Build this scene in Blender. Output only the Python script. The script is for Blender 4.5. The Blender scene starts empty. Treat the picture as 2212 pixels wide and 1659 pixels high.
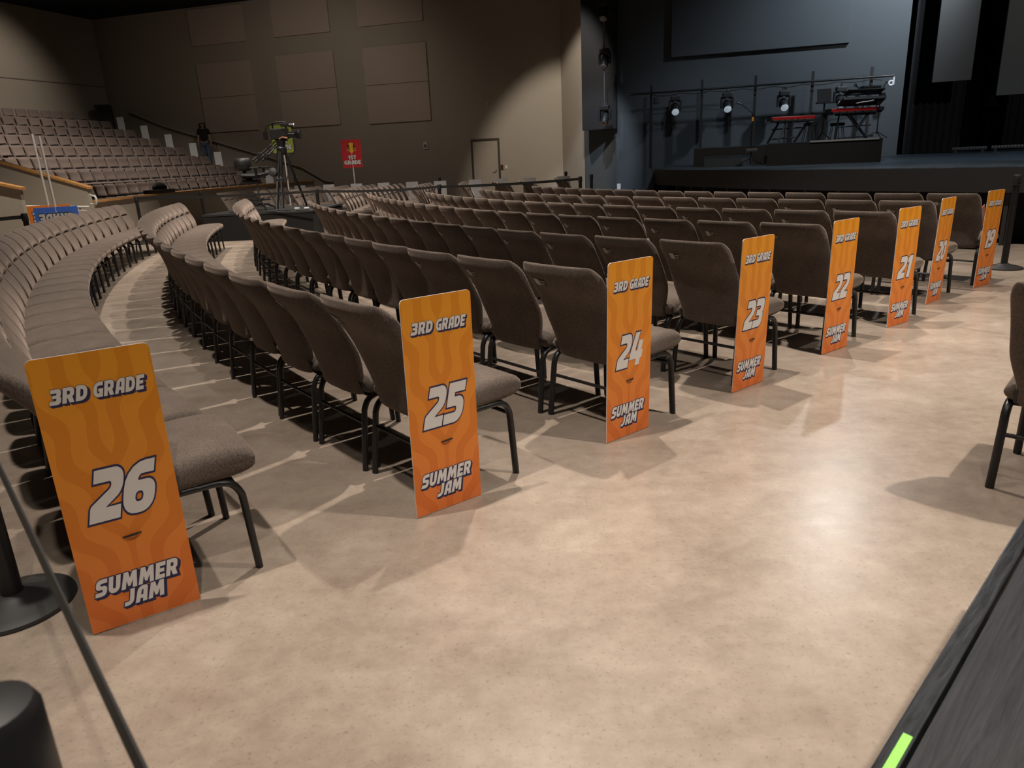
import bpy, bmesh, math, random
from math import sin, cos, pi, radians as rad, hypot, atan2
from mathutils import Vector as V, Matrix as M
from mathutils.geometry import tessellate_polygon
random.seed(7)
sc = bpy.context.scene
COL = sc.collection
# ------------------------------------------------------------------ camera
PITCH, ROLL, EYE, FPX = 0.30305955, -0.04700837, 1.41310709, 1560.68449
cp, sp, cr, sr = cos(PITCH), sin(PITCH), cos(ROLL), sin(ROLL)
_f, _u, _r = V((0, cp, -sp)), V((0, sp, cp)), V((1, 0, 0))
RI, UP = cr * _r + sr * _u, -sr * _r + cr * _u
cam = bpy.data.cameras.new('camera')
cam.sensor_width = 36.0
cam.lens = 36.0 * FPX / 2212.0
cam.clip_start, cam.clip_end = 0.02, 200
cam.dof.use_dof = True
cam.dof.focus_distance = 4.6
cam.dof.aperture_fstop = 8.0
cam_o = bpy.data.objects.new('camera', cam)
COL.objects.link(cam_o)
m = M.Identity(4)
for i in range(3):
    m[i][0], m[i][1], m[i][2] = RI[i], UP[i], -_f[i]
m[2][3] = EYE
cam_o.matrix_world = m
sc.camera = cam_o
# ------------------------------------------------------------------ world, lights, exposure
sc.view_settings.view_transform = 'Standard'
sc.view_settings.look = 'None'
sc.view_settings.exposure = 0.0
sc.view_settings.gamma = 1.0
sc.view_settings.use_curve_mapping = False
w = bpy.data.worlds.new('world'); sc.world = w; w.use_nodes = True
w.node_tree.nodes['Background'].inputs[0].default_value = (0.9, 0.93, 1.0, 1)
w.node_tree.nodes['Background'].inputs[1].default_value = 0.012
CX, CY = 19.3323, 19.5042            # centre of the curved rows
def spot(name, loc, to, watts, deg=70, blend=0.5, col=(1, .84, .68), r=0.12):
    l = bpy.data.lights.new(name, 'SPOT'); l.energy = watts; l.spot_size = rad(deg); l.spot_blend = blend
    l.color = col; l.shadow_soft_size = r
    o = bpy.data.objects.new(name, l); COL.objects.link(o); o.location = loc
    d = V(to) - V(loc); o.rotation_euler = d.to_track_quat('-Z', 'Y').to_euler()
    return o
WARM, NEUT, COOL = (1, .89, .775), (1, .97, .93), (.80, .91, 1)
spot('stage_front_lamp', (7.2, 14.9, 7.2), (1.4, 2.8, 0), 520, 50, .7, NEUT, .10)
for x, y, wv, dg in ((-2.3, 2.2, 1400, 72), (.35, 6.4, 1900, 80), (3.7, 8.7, 1700, 80), (4.1, 1.6, 2100, 85), (0.2, -1.4, 900, 80), (-6.2, 11.2, 2000, 104), (-3.0, 10.6, 1300, 80), (.6, 11.0, 1300, 75),
                 (-5.6, 15.8, 1500, 80), (-1.6, 15.2, 1300, 80), (6.8, 5.0, 1000, 80)):
    spot('house_lamp', (x, y, 7.3), (x, y, 0), wv, dg, .6, WARM, .09)
spot('house_lamp', (-6.4, 22.5, 7.3), (-7.0, 27.5, 2.5), 260, 120, .8, WARM, .12)
spot('house_lamp', (-2.4, 19.2, 7.3), (-2.4, 19.2, 0), 1500, 90, .7, WARM, .12)
spot('house_lamp', (0.9, 20.6, 7.3), (2.2, 26.2, .9), 1500, 50, .5, WARM, .12)
spot('house_lamp', (-11.0, 19.5, 7.3), (-13.0, 22.0, 1.0), 2000, 100, .7, WARM, .15)
spot('house_lamp', (-13.5, 25.5, 7.3), (-18.0, 27.3, 4.0), 420, 75, .9, WARM, .15)
spot('stage_lamp', (10.6, 17.4, 7.2), (9.6, 21.3, 4.2), 1500, 80, .9, COOL, .15)
spot('stage_lamp', (9.5, 13.0, 7.2), (8.5, 15.0, 1.0), 600, 90, .8, COOL, .2)
spot('stage_lamp', (1.8, 17.6, 7.2), (2.75, 24.3, .4), 1700, 26, .6, COOL, .12)
spot('stage_lamp', (5.5, 16.0, 7.2), (5.2, 22.3, 1.0), 300, 40, .9, COOL, .12)
spot('house_lamp', (9.5, 8.0, 7.2), (13.2, 20.0, 4.0), 1000, 50, .8, NEUT, .12)
spot('house_lamp', (4.5, 11.5, 7.2), (6.0, 16.5, 1.2), 700, 50, .8, WARM, .12)
# ------------------------------------------------------------------ helpers
def dirn(u, v):
    return ((u - 1106) / FPX) * RI + (-(v - 829.5) / FPX) * UP + _f
def at(u, v, depth):                  # a point of the view ray at a given distance along +Y
    d = dirn(u, v); return V((0, 0, EYE)) + d * (depth / d.y)
def onz(u, v, z):
    d = dirn(u, v); return V((0, 0, EYE)) + d * ((z - EYE) / d.z)
def online(u, v, p0, dr):             # on the vertical plane through p0 along dr
    d = dirn(u, v); n = (-dr[1], dr[0])
    t = (n[0] * p0[0] + n[1] * p0[1]) / (n[0] * d.x + n[1] * d.y); return V((0, 0, EYE)) + d * t
def pol(R, deg, z=0.0):
    return V((CX + R * cos(rad(deg)), CY + R * sin(rad(deg)), z))
class MB:
    def __init__(s): s.v, s.f, s.m = [], [], []
    def add(s, vs, fs, mi=0):
        b = len(s.v); s.v += [tuple(p) for p in vs]; s.f += [[b + i for i in f] for f in fs]; s.m += [mi] * len(fs); return s
    def box(s, c, d, rz=0, mi=0, rx=0, ry=0, mat=None):
        x, y, z = d[0] / 2, d[1] / 2, d[2] / 2
        R = mat if mat is not None else (M.Rotation(rz, 3, 'Z') @ M.Rotation(ry, 3, 'Y') @ M.Rotation(rx, 3, 'X'))
        vs = [V(c) + R @ V((i * x, j * y, k * z)) for i in (-1, 1) for j in (-1, 1) for k in (-1, 1)]
        return s.add(vs, [(0, 1, 3, 2), (4, 6, 7, 5), (0, 4, 5, 1), (2, 3, 7, 6), (0, 2, 6, 4), (1, 5, 7, 3)], mi)
    def hexa(s, p, mi=0):             # 8 points: bottom 4 ccw, top 4 ccw
        return s.add(p, [(3, 2, 1, 0), (4, 5, 6, 7), (0, 1, 5, 4), (1, 2, 6, 5), (2, 3, 7, 6), (3, 0, 4, 7)], mi)
    def tube(s, pts, r, n=10, mi=0, ry=None, cap=True, up=(0, 0, 1)):
        pts = [V(p) for p in pts]; b = len(s.v); k = len(pts)
        rr = r if isinstance(r, (list, tuple)) else [r] * k
        prev = None
        for i, p in enumerate(pts):
            t = (pts[min(i + 1, k - 1)] - pts[max(i - 1, 0)]).normalized()
            a = prev if prev is not None else (V(up) if abs(t.dot(V(up))) < .95 else V((1, 0, 0)))
            x = (a - t * a.dot(t)).normalized(); y = t.cross(x); prev = x
            q = ry if ry else rr[i]
            s.v += [tuple(p + x * (rr[i] * cos(2 * pi * j / n)) + y * ((q if ry else rr[i]) * sin(2 * pi * j / n))) for j in range(n)]
        for i in range(k - 1):
            for j in range(n):
                a0 = b + i * n + j; a1 = b + i * n + (j + 1) % n
                s.f.append([a0, a1, a1 + n, a0 + n]); s.m.append(mi)
        if cap:
            s.f.append([b + j for j in reversed(range(n))]); s.m.append(mi)
            s.f.append([b + (k - 1) * n + j for j in range(n)]); s.m.append(mi)
        return s
    def lathe(s, prof, n=32, c=(0, 0, 0), mi=0, R=None):
        b = len(s.v); k = len(prof); R = R or M.Identity(3)
        for (r, z) in prof:
            s.v += [tuple(V(c) + R @ V((r * cos(2 * pi * j / n), r * sin(2 * pi * j / n), z))) for j in range(n)]
        for i in range(k - 1):
            for j in range(n):
                a0 = b + i * n + j; a1 = b + i * n + (j + 1) % n
                s.f.append([a0, a1, a1 + n, a0 + n]); s.m.append(mi)
        s.f.append([b + j for j in reversed(range(n))]); s.m.append(mi)
        s.f.append([b + (k - 1) * n + j for j in range(n)]); s.m.append(mi)
        return s
    def loops(s, loops, mi=0):
        b = len(s.v); n = len(loops[0]); k = len(loops)
        for L in loops: s.v += [tuple(p) for p in L]
        for i in range(k - 1):
            for j in range(n):
                a0 = b + i * n + j; a1 = b + i * n + (j + 1) % n
                s.f.append([a0, a1, a1 + n, a0 + n]); s.m.append(mi)
        s.f.append([b + j for j in reversed(range(n))]); s.m.append(mi)
        s.f.append([b + (k - 1) * n + j for j in range(n)]); s.m.append(mi)
        return s
    def mesh(s, name, mats, smooth=False, bevel=0, fixn=True):
        me = bpy.data.meshes.new(name); me.from_pydata(s.v, [], s.f)
        for mt in (mats if isinstance(mats, (list, tuple)) else [mats]): me.materials.append(mt)
        for p, i in zip(me.polygons, s.m): p.material_index = i
        if fixn or bevel:
            bm = bmesh.new(); bm.from_mesh(me)
            if fixn: bmesh.ops.recalc_face_normals(bm, faces=bm.faces)
            if bevel:
                es = [e for e in bm.edges if len(e.link_faces) == 2 and e.calc_face_angle(0) > rad(50)]
                bmesh.ops.bevel(bm, geom=es, offset=bevel, segments=2, affect='EDGES', profile=.6)
            bm.to_mesh(me); bm.free()
        if smooth is True:
            for p in me.polygons: p.use_smooth = True
        elif smooth:
            for p in me.polygons: p.use_smooth = True
            me.set_sharp_from_angle(angle=rad(smooth))
        me.update(); return me
    def build(s, name, mats, parent=None, smooth=False, bevel=0, loc=None, fixn=True):
        return link(name, s.mesh(name, mats, smooth, bevel, fixn), parent, loc)
def link(name, me, parent=None, loc=None):
    o = bpy.data.objects.new(name, me); COL.objects.link(o)
    if parent: o.parent = parent
    if loc is not None: o.location = loc
    return o
def tag(o, label=None, cat=None, group=None, kind=None):
    if label: o['label'] = label
    if cat: o['category'] = cat
    if group: o['group'] = group
    if kind: o['kind'] = kind
    return o
def thing(name, label, cat, loc=(0, 0, 0), rz=0, group=None):
    o = bpy.data.objects.new(name, None); COL.objects.link(o); o.empty_display_size = .1
    o.location = loc; o.rotation_euler = (0, 0, rz); return tag(o, label, cat, group)
def struct(o): o['kind'] = 'structure'; return o
def dup(o, parent=None):
    c_ = o.copy(); COL.objects.link(c_)
    if parent: c_.parent = parent
    for ch in list(KIDS.get(o.name, o.children)): dup(ch, c_)
    return c_
KIDS = {}
def face_rz(dx, dy): return atan2(-dx, dy)        # rotation that turns local +Y to (dx, dy)
# ------------------------------------------------------------------ materials
def mat(name, col, rough=.6, metal=0, spec=.5, emit=None, es=0, sheen=0):
    mt = bpy.data.materials.new(name); mt.use_nodes = True
    b = mt.node_tree.nodes['Principled BSDF']
    b.inputs['Base Color'].default_value = (*col, 1); b.inputs['Roughness'].default_value = rough
    b.inputs['Metallic'].default_value = metal; b.inputs['Specular IOR Level'].default_value = spec
    if sheen: b.inputs['Sheen Weight'].default_value = sheen; b.inputs['Sheen Roughness'].default_value = .4; b.inputs['Sheen Tint'].default_value = (1, .80, .68, 1)
    if emit: b.inputs['Emission Color'].default_value = (*emit, 1); b.inputs['Emission Strength'].default_value = es
    return mt
class NT:
    def __init__(s, mt): s.t = mt.node_tree; s.n = s.t.nodes; s.b = s.n['Principled BSDF']
    def new(s, ty, **kw):
        n = s.n.new(ty)
        for k, v in kw.items(): setattr(n, k, v)
        return n
    def L(s, a, b): s.t.links.new(a, b)
    def math(s, op, a, b=None, c=None, clamp=False):
        n = s.n.new('ShaderNodeMath'); n.operation = op; n.use_clamp = clamp
        for i, x in enumerate((a, b, c)):
            if x is None: continue
            if isinstance(x, (int, float)): n.inputs[i].default_value = x
            else: s.L(x, n.inputs[i])
        return n.outputs[0]
    def noise(s, scale, detail=4, rough=.55, vec=None, dist=0):
        n = s.n.new('ShaderNodeTexNoise'); n.inputs['Scale'].default_value = scale; n.inputs['Detail'].default_value = detail
        n.inputs['Roughness'].default_value = rough; n.inputs['Distortion'].default_value = dist
        if vec is not None: s.L(vec, n.inputs['Vector'])
        return n.outputs['Fac']
    def mix(s, fac, a, b):
        n = s.n.new('ShaderNodeMix'); n.data_type = 'RGBA'
        if isinstance(fac, (int, float)): n.inputs[0].default_value = fac
        else: s.L(fac, n.inputs[0])
        for i, x in ((6, a), (7, b)):
            if isinstance(x, tuple): n.inputs[i].default_value = (*x, 1)
            else: s.L(x, n.inputs[i])
        return n.outputs[2]
    def ramp(s, fac, stops):
        n = s.n.new('ShaderNodeValToRGB'); e = n.color_ramp.elements
        while len(e) < len(stops): e.new(.5)
        for el, (p, c) in zip(e, stops): el.position = p; el.color = (*c, 1)
        s.L(fac, n.inputs[0]); return n.outputs[0]
    def coord(s, kind='Object'): return s.n.new('ShaderNodeTexCoord').outputs[kind]
    def mapping(s, vec, scale):
        n = s.n.new('ShaderNodeMapping'); n.inputs['Scale'].default_value = scale; s.L(vec, n.inputs['Vector']); return n.outputs[0]
    def bump(s, h, strength, dist=.01):
        n = s.n.new('ShaderNodeBump'); n.inputs['Strength'].default_value = strength; n.inputs['Distance'].default_value = dist
        s.L(h, n.inputs['Height']); s.L(n.outputs[0], s.b.inputs['Normal'])
    def base(s, c): s.L(c, s.b.inputs['Base Color'])
    def xyz(s, vec):
        n = s.n.new('ShaderNodeSeparateXYZ'); s.L(vec, n.inputs[0]); return n.outputs
def fabric(name, a, b, sc_=260):
    mt = mat(name, a, .95, sheen=.32, spec=.15); t = NT(mt); co = t.coord()
    n1 = t.noise(sc_, 2, .6, t.mapping(co, (1, 1, .35))); n2 = t.noise(6, 3, .5, co); n3 = t.noise(sc_ * 1.7, 1, .5, t.mapping(co, (.3, 1, 1)))
    k = t.math('ADD', t.math('MULTIPLY', n1, .55), t.math('ADD', t.math('MULTIPLY', n2, .25), t.math('MULTIPLY', n3, .3)))
    t.base(t.ramp(k, [(.34, a), (.76, b)])); t.bump(n1, .35, .002); return mt
FAB = fabric('brown_grey_upholstery', (.036, .030, .0262), (.190, .152, .128))
FABT = fabric('riser_seat_upholstery', (.115, .088, .078), (.20, .155, .135), 90)
BLK = mat('black_powder_coat', (.012, .012, .013), .38)
BLK2 = mat('black_plastic', (.016, .016, .017), .5)
RUB = mat('black_rubber', (.02, .02, .02), .8)
WHT = mat('white_board', (.72, .72, .74), .6)
NAVY = mat('navy_ink', (.022, .020, .075), .6)
TXT = mat('light_grey_ink', (.70, .68, .66), .6)
CHROME = mat('chrome', (.7, .7, .72), .2, 1)
GREYM = mat('grey_metal', (.3, .3, .31), .35, .9)
WOOD = mat('honey_wood', (.5, .25, .08), .4)
t = NT(WOOD); n = t.noise(3, 5, .6, t.mapping(t.coord(), (1, 1, 14)), .6); t.base(t.ramp(n, [(.3, (.40, .19, .06)), (.7, (.58, .31, .11))]))
def wallmat(name, col, rough=.8):
    mt = mat(name, col, rough, spec=.3); t = NT(mt); co = t.coord()
    n = t.noise(.7, 5, .6, co); n2 = t.noise(60, 2, .5, co)
    t.base(t.mix(n, tuple(c * .93 for c in col), tuple(min(1, c * 1.07) for c in col))); t.bump(n2, .15, .003); return mt
BEIGE = wallmat('beige_paint', (.36, .315, .255))
PANEL = wallmat('acoustic_fabric', (.44, .36, .30))
BLUE = wallmat('dark_slate_paint', (.068, .078, .088), .6)
BLACKW = wallmat('matte_black_paint', (.006, .006, .009), .8)
CEIL = wallmat('black_ceiling', (.012, .012, .02), .9)
STAGEP = mat('black_stage_paint', (.03, .045, .06), .38)
t = NT(STAGEP); n = t.noise(4, 6, .7, t.mapping(t.coord(), (.35, 2, 1)), 1.2); t.base(t.ramp(n, [(.35, (.02, .03, .042)), (.75, (.09, .125, .16))])); t.bump(n, .3, .004)
FASCIA = mat('dark_grey_fascia', (.014, .014, .016), .55)
# polished concrete
FLOOR = mat('polished_concrete', (.4, .33, .27), .3); t = NT(FLOOR); co = t.coord()
n1 = t.noise(.55, 8, .62, co, .1); n2 = t.noise(2.3, 8, .70, t.mapping(co, (1, 1.4, 1)), .0); n3 = t.noise(11, 7, .75, co, .0); n4 = t.noise(70, 3, .6, co)
k = t.math('ADD', t.math('MULTIPLY', n1, .36), t.math('ADD', t.math('MULTIPLY', n2, .36), t.math('MULTIPLY', n3, .28)))
c1 = t.ramp(k, [(.30, (.135, .108, .082)), (.44, (.25, .206, .164)), (.55, (.34, .288, .234)), (.68, (.46, .40, .335))])
sp_ = t.ramp(n4, [(.30, (.55, .55, .55)), (.42, (1, 1, 1))])
mm = t.new('ShaderNodeMix'); mm.data_type = 'RGBA'; mm.blend_type = 'MULTIPLY'; mm.inputs[0].default_value = .6; t.L(t.mix(t.math('MULTIPLY', t.noise(5, 4, .6, co, 1.0), .30), c1, (.30, .20, .17)), mm.inputs[6]); (lambda *q: None)(c1, mm.inputs[6]); t.L(sp_, mm.inputs[7])
x_, y_, z_ = t.xyz(co)
dst = t.math('ABSOLUTE', t.math('ADD', t.math('ADD', t.math('MULTIPLY', x_, .8358), t.math('MULTIPLY', y_, .5490)), -(.8358 * 3.3155 + .5490 * 5.7227)))
jn = t.math('LESS_THAN', dst, .006)
t.base(t.mix(t.math('MULTIPLY', jn, .55), mm.outputs[2], (.10, .085, .07)))
t.L(t.math('ADD', t.math('MULTIPLY', n2, .22), .19), t.b.inputs['Roughness']); t.bump(n3, .04, .01)
# printed placard face: yellow-orange to orange with wavy flame stripes
def print_mat(name, top, bot, flames=True, W=.329, H=.914):
    mt = mat(name, top, .5, spec=.35); t = NT(mt); x, y, z = t.xyz(t.coord())
    g = t.math('DIVIDE', z, H)
    base = t.ramp(g, [(0.02, bot), (.95, top)])
    if flames:
        u = t.math('ABSOLUTE', t.math('SUBTRACT', x, W / 2))
        wob = t.math('MULTIPLY', t.math('SINE', t.math('ADD', t.math('MULTIPLY', z, 27.0), t.math('MULTIPLY', u, 16.0))), 1.0)
        wo2 = t.math('MULTIPLY', t.math('SINE', t.math('ADD', t.math('MULTIPLY', z, 8.0), 1.0)), .8)
        ph = t.math('ADD', t.math('SUBTRACT', t.math('MULTIPLY', t.math('POWER', t.math('ADD', u, .002), .8), 46.0), t.math('MULTIPLY', z, 21.0)), t.math('ADD', wob, wo2))
        s_ = t.math('GREATER_THAN', t.math('SINE', ph), .12)
        dk = t.new('ShaderNodeMix'); dk.data_type = 'RGBA'; dk.blend_type = 'MULTIPLY'; dk.inputs[0].default_value = 1
        t.L(base, dk.inputs[6]); dk.inputs[7].default_value = (.90, .82, .7, 1)
        base = t.mix(s_, base, dk.outputs[2])
    t.base(base); return mt
ORANGE = print_mat('orange_print', (.80, .33, .022), (.74, .195, .045))
RED = mat('red_print', (.50, .022, .03), .5)
LIME = mat('green_print', (.36, .45, .06), .5)
BLUEP = mat('blue_print', (.07, .19, .72), .5)
ORG2 = mat('orange_board', (.85, .24, .03), .5)
YEL = mat('yellow_ink', (.80, .42, .02), .6)
INK = mat('black_ink', (.02, .012, .012), .6)
# ------------------------------------------------------------------ lettering
G = {
 'D': (7.4, [[(0,0),(7.4,0,4.2),(7.4,10,4.2),(0,10)], [(2.8,2.6),(4.8,2.6,1.4),(4.8,7.4,1.4),(2.8,7.4)]]),
 'R': (7.8, [[(0,0),(2.8,0),(2.8,3.2),(3.3,3.2),(4.7,0),(7.8,0),(6.3,3.9),(7.4,4.8,.8),(7.4,10,2.8),(0,10)], [(2.8,5.4),(4.7,5.4,.8),(4.7,7.7,.8),(2.8,7.7)]]),
 'G': (7.6, [[(7.2,10),(0,10,4.4),(0,0,4.4),(7.6,0),(7.6,5.6),(3.9,5.6),(3.9,3.7),(4.9,3.7),(4.9,2.5),(2.9,2.5,1.1),(2.9,7.5,1.1),(7.2,7.5)]]),
 'A': (7.4, [[(0,0),(1.2,10,4.2),(7.4,10,1.6),(7.4,0),(4.7,0),(4.7,2.2),(3.0,2.2),(2.8,0)], [(3.3,4.4),(4.7,4.4),(4.7,7.6),(3.7,7.6,.4)]]),
 'E': (6.4, [[(0,0),(6.4,0),(6.4,2.5),(2.8,2.5),(2.8,3.9),(5.8,3.9),(5.8,6.1),(2.8,6.1),(2.8,7.5),(6.4,7.5),(6.4,10),(0,10)]]),
 'S': (7.2, [[(7,10),(0,10,3),(0,4,2.4),(4.4,4,.6),(4.4,2.5,.6),(0,2.5),(0,0),(7.2,0,3),(7.2,6,2.4),(2.8,6,.6),(2.8,7.5,.6),(7,7.5)]]),
 'U': (7.4, [[(0,10),(0,0,3.6),(7.4,0,3.6),(7.4,10),(4.6,10),(4.6,2.6,.9),(2.8,2.6,.9),(2.8,10)]]),
 'M': (10.2, [[(0,0),(1.0,10),(3.8,10),(5.1,6.2),(6.6,10),(9.4,10),(10.2,0),(7.4,0),(7.1,4.8),(5.8,1.4),(4.4,1.4),(3.1,4.8),(2.8,0)]]),
 'J': (6.0, [[(3.2,10),(6,10),(6,0,3.8),(0,0),(0,2.5),(3.2,2.5,1)]]),
 'T': (7.0, [[(0,10),(7,10),(7,7.5),(4.9,7.5),(4.9,0),(2.1,0),(2.1,7.5),(0,7.5)]]),
 'H': (7.4, [[(0,0),(2.8,0),(2.8,3.7),(4.6,3.7),(4.6,0),(7.4,0),(7.4,10),(4.6,10),(4.6,6.2),(2.8,6.2),(2.8,10),(0,10)]]),
 'N': (7.6, [[(0,0),(2.7,0),(2.7,5.2),(5,0),(7.6,0),(7.6,10),(4.9,10),(4.9,4.8),(2.6,10),(0,10)]]),
 '0': (7.6, [[(0,0,3.6),(7.6,0,3.6),(7.6,10,3.6),(0,10,3.6)], [(2.7,2.3,1),(4.9,2.3,1),(4.9,7.7,1),(2.7,7.7,1)]]),
 '1': (5.0, [[(2,10),(5,10),(5,0),(2,0),(2,7.2),(.4,6.6),(.4,8.8)]]),
 '2': (7.4, [[(.4,10),(7.4,10,3),(7.4,5.2,1.6),(3.6,2.6),(7.2,2.6),(7.2,0),(0,0),(0,3.2,.5),(4.6,6.2,.6),(4.6,7.5,.6),(.4,7.5)]]),
 '3': (7.4, [[(.3,10),(7.2,10,2.6),(7.2,5.4,.8),(6.5,5.1),(7.4,4.5,.8),(7.4,0,3.2),(0,0),(0,2.6),(4.4,2.6,.7),(4.4,4.1,.7),(1.6,4.1),(1.6,6.2),(4.4,6.2,.6),(4.4,7.5,.6),(.3,7.5)]]),
 '4': (8.0, [[(1.6,10),(4.4,10),(3.0,4.4),(4.3,4.4),(4.6,7.4),(7.2,7.4),(7.0,4.4),(8,4.4),(8,2),(7,2),(7,0),(4.2,0),(4.2,2),(0,2),(0,4)]]),
 '5': (7.6, [[(.6,10),(7.4,10),(7.4,7.5),(3.3,7.5),(3.3,6.4),(7.6,6.4,2.6),(7.6,0,3.2),(0,0),(0,2.5),(4.7,2.5,.8),(4.7,4.1,.8),(.6,4.1)]]),
 '6': (7.6, [[(7.0,10),(0,10,4.8),(0,0,3.2),(7.6,0,3.2),(7.6,6.3,2.8),(3.2,6.3,.3),(3.6,7.5,.6),(7.0,7.5)], [(2.9,2.2,.8),(4.8,2.2,.8),(4.8,4.2,.8),(2.9,4.2,.8)]]),
}
_o9 = [[(7.6 - p[0], 10 - p[1], *p[2:]) for p in L] for L in G['6'][1]]; G['9'] = (7.6, _o9)
def fillet(L, seg=5):
    out = []; n = len(L)
    for i, p in enumerate(L):
        q = V(p[:2])
        if len(p) < 3: out.append(q); continue
        a, b = V(L[i - 1][:2]) - q, V(L[(i + 1) % n][:2]) - q
        r = min(p[2], a.length * .49 if len(L[i - 1]) > 2 else a.length * .98, b.length * .49 if len(L[(i + 1) % n]) > 2 else b.length * .98)
        a.normalize(); b.normalize()
        for k in range(seg + 1):
            s = k / seg; p0, p2 = q + a * r, q + b * r
            w_ = .75                      # rational quadratic, close to a circular arc
            den = (1 - s) ** 2 + 2 * w_ * s * (1 - s) + s * s
            out.append((p0 * (1 - s) ** 2 + q * (2 * w_ * s * (1 - s)) + p2 * s * s) / den)
    return out
def grow(P, d):
    n = len(P); A = sum(P[i - 1].x * P[i].y - P[i].x * P[i - 1].y for i in range(n)); s = 1 if A > 0 else -1
    out = []
    for i in range(n):
        e1 = (P[i] - P[i - 1]); e2 = (P[(i + 1) % n] - P[i])
        if e1.length < 1e-6: e1 = e2
        if e2.length < 1e-6: e2 = e1
        n1 = V((e1.y, -e1.x)).normalized() * s; n2 = V((e2.y, -e2.x)).normalized() * s
        b = n1 + n2
        b = n1 if b.length < .3 else b.normalized() / max(.45, b.normalized().dot(n1))
        out.append(P[i] + b * d)
    return out
def text_w(s, gap=.9): return sum((3.0 if ch == ' ' else G[ch][0] + gap) for ch in s) - gap
def put_text(mb, s, x, z, h, mi, y, width=None, shear=.22, d=0, gap=.9, dx=0, dz=0, flip=False):
    k = h / 10; kx = (width / text_w(s, gap)) if width else k; pen = 0
    for ch in s:
        if ch == ' ': pen += 3.0; continue
        wd, polys = G[ch]
        P = [fillet(L) for L in polys]
        if d:
            P = [grow(P[0], d)] + [grow(Q, -d) for Q in P[1:]]
        T = []
        for Q in P:
            T.append([(x + (pen + q.x) * kx + q.y * k * shear + dx, y, z + q.y * k + dz) for q in Q])
        flat = [p for Q in T for p in Q]
        tri = tessellate_polygon([[V((p[0], p[2], 0)) for p in Q] for Q in T])
        mb.add(flat, [tuple(tr) for tr in tri], mi)
        pen += wd + gap
def round_board(W, H, r=.018, t=.004, bottom=False):
    pts = [(0, 0), (W, 0)]
    for (cx, cz, a0) in ((W - r, H - r, 0), (r, H - r, 90)):
        pts += [(cx + r * cos(rad(a0 + a)), cz + r * sin(rad(a0 + a))) for a in (0, 22, 45, 68, 90)]
    n = len(pts); mb = MB()
    vs = [(x, 0, z) for x, z in pts] + [(x, t, z) for x, z in pts]
    mb.add(vs, [tuple(range(n))], 0)
    mb.add(vs, [tuple(reversed(range(n, 2 * n)))] , 1)
    mb.add(vs, [(i, (i + 1) % n, n + (i + 1) % n, n + i) for i in range(n)], 1)
    return mb
SW, SH = .329, .914
PLAC = round_board(SW, SH).mesh('row_placard', [ORANGE, WHT], fixn=False)
NUMW = {19: 'nineteen', 20: 'twenty', 21: 'twenty-one', 22: 'twenty-two', 23: 'twenty-three', 24: 'twenty-four', 25: 'twenty-five', 26: 'twenty-six'}
def lettering(num, part):
    mb = MB()
    def shadowed(s, x, z, h, w_, outl=.5):
        for i, q in enumerate((1, .66, .33)):
            put_text(mb, s, x, z, h, 1, -.0006 - .00012 * i, w_, d=outl, dx=.0065 * q, dz=-.0075 * q)
        if outl: put_text(mb, s, x, z, h, 1, -.0011, w_, d=outl)
        put_text(mb, s, x, z, h, 0, -.0015, w_)
    if part == 'grade_lettering':
        shadowed('3RD', .036, .770, .047, .098, .25)
        shadowed('GRADE', .150, .770, .047, .140, .25)
    elif part == 'number_lettering':
        put_text(mb, num, .062, .372, .170, 1, -.0006, .185, shear=.24, d=.42, gap=.25)
        put_text(mb, num, .062, .372, .170, 0, -.0011, .185, shear=.24, d=0, gap=.25)
    else:
        shadowed('SUMMER', .030, .122, .058, .245, .55)
        shadowed('JAM', .103, .062, .056, .120, .55)
    return mb.mesh(part, [TXT, NAVY], fixn=False)
def slot_tie():
    mb = MB(); mb.box((.170, -.001, .302), (.056, .002, .005), mi=0, ry=rad(-3)); mb.tube([(.146, -.001, .300), (.156, -.006, .301), (.172, -.008, .302), (.186, -.006, .303), (.195, -.001, .304)], .0022, 6, 0)
    return mb.mesh('zip_tie', BLK2)
TIE = slot_tie()
SIGNS = {26: (-1.39022, 2.00668, .56332, -.002, .021), 25: (-.41882, 2.70143, .65949, .009, -.001), 24: (.46714, 3.41946, .68527, .005, -.015),
         23: (1.32082, 4.11740, .68114, .004, -.023), 22: (2.17230, 4.85194, .64279, .001, -.009), 21: (2.972, 5.527, .607, .004, .002),
         20: (3.711, 6.298, .704, .006, -.028), 19: (4.53262, 6.93279, .58353, .003, -.013)}
for num, (X, Y, a, l1, l2) in SIGNS.items():
    d = V((cos(a), sin(a), 0)); nn = V((-sin(a), cos(a), 0)); up = (V((0, 0, 1)) + l1 * d + l2 * nn).normalized(); dd = (d - up * d.dot(up)).normalized(); yy = up.cross(dd)
    o = link('row_placard', PLAC); mw = M.Identity(4)
    for i in range(3): mw[i][0], mw[i][1], mw[i][2], mw[i][3] = dd[i], yy[i], up[i], (X, Y, 0.004)[i]
    o.matrix_world = mw
    tag(o, 'orange placard number %s tied to the aisle end chair of its row' % NUMW[num], 'sign', 'numbered row placards along the aisle')
    [link(q_, lettering(str(num), q_), o) for q_ in ('grade_lettering', 'number_lettering', 'event_lettering')]; link('zip_tie', TIE, o)['label'] = 'black zip tie through a slot'
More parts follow.
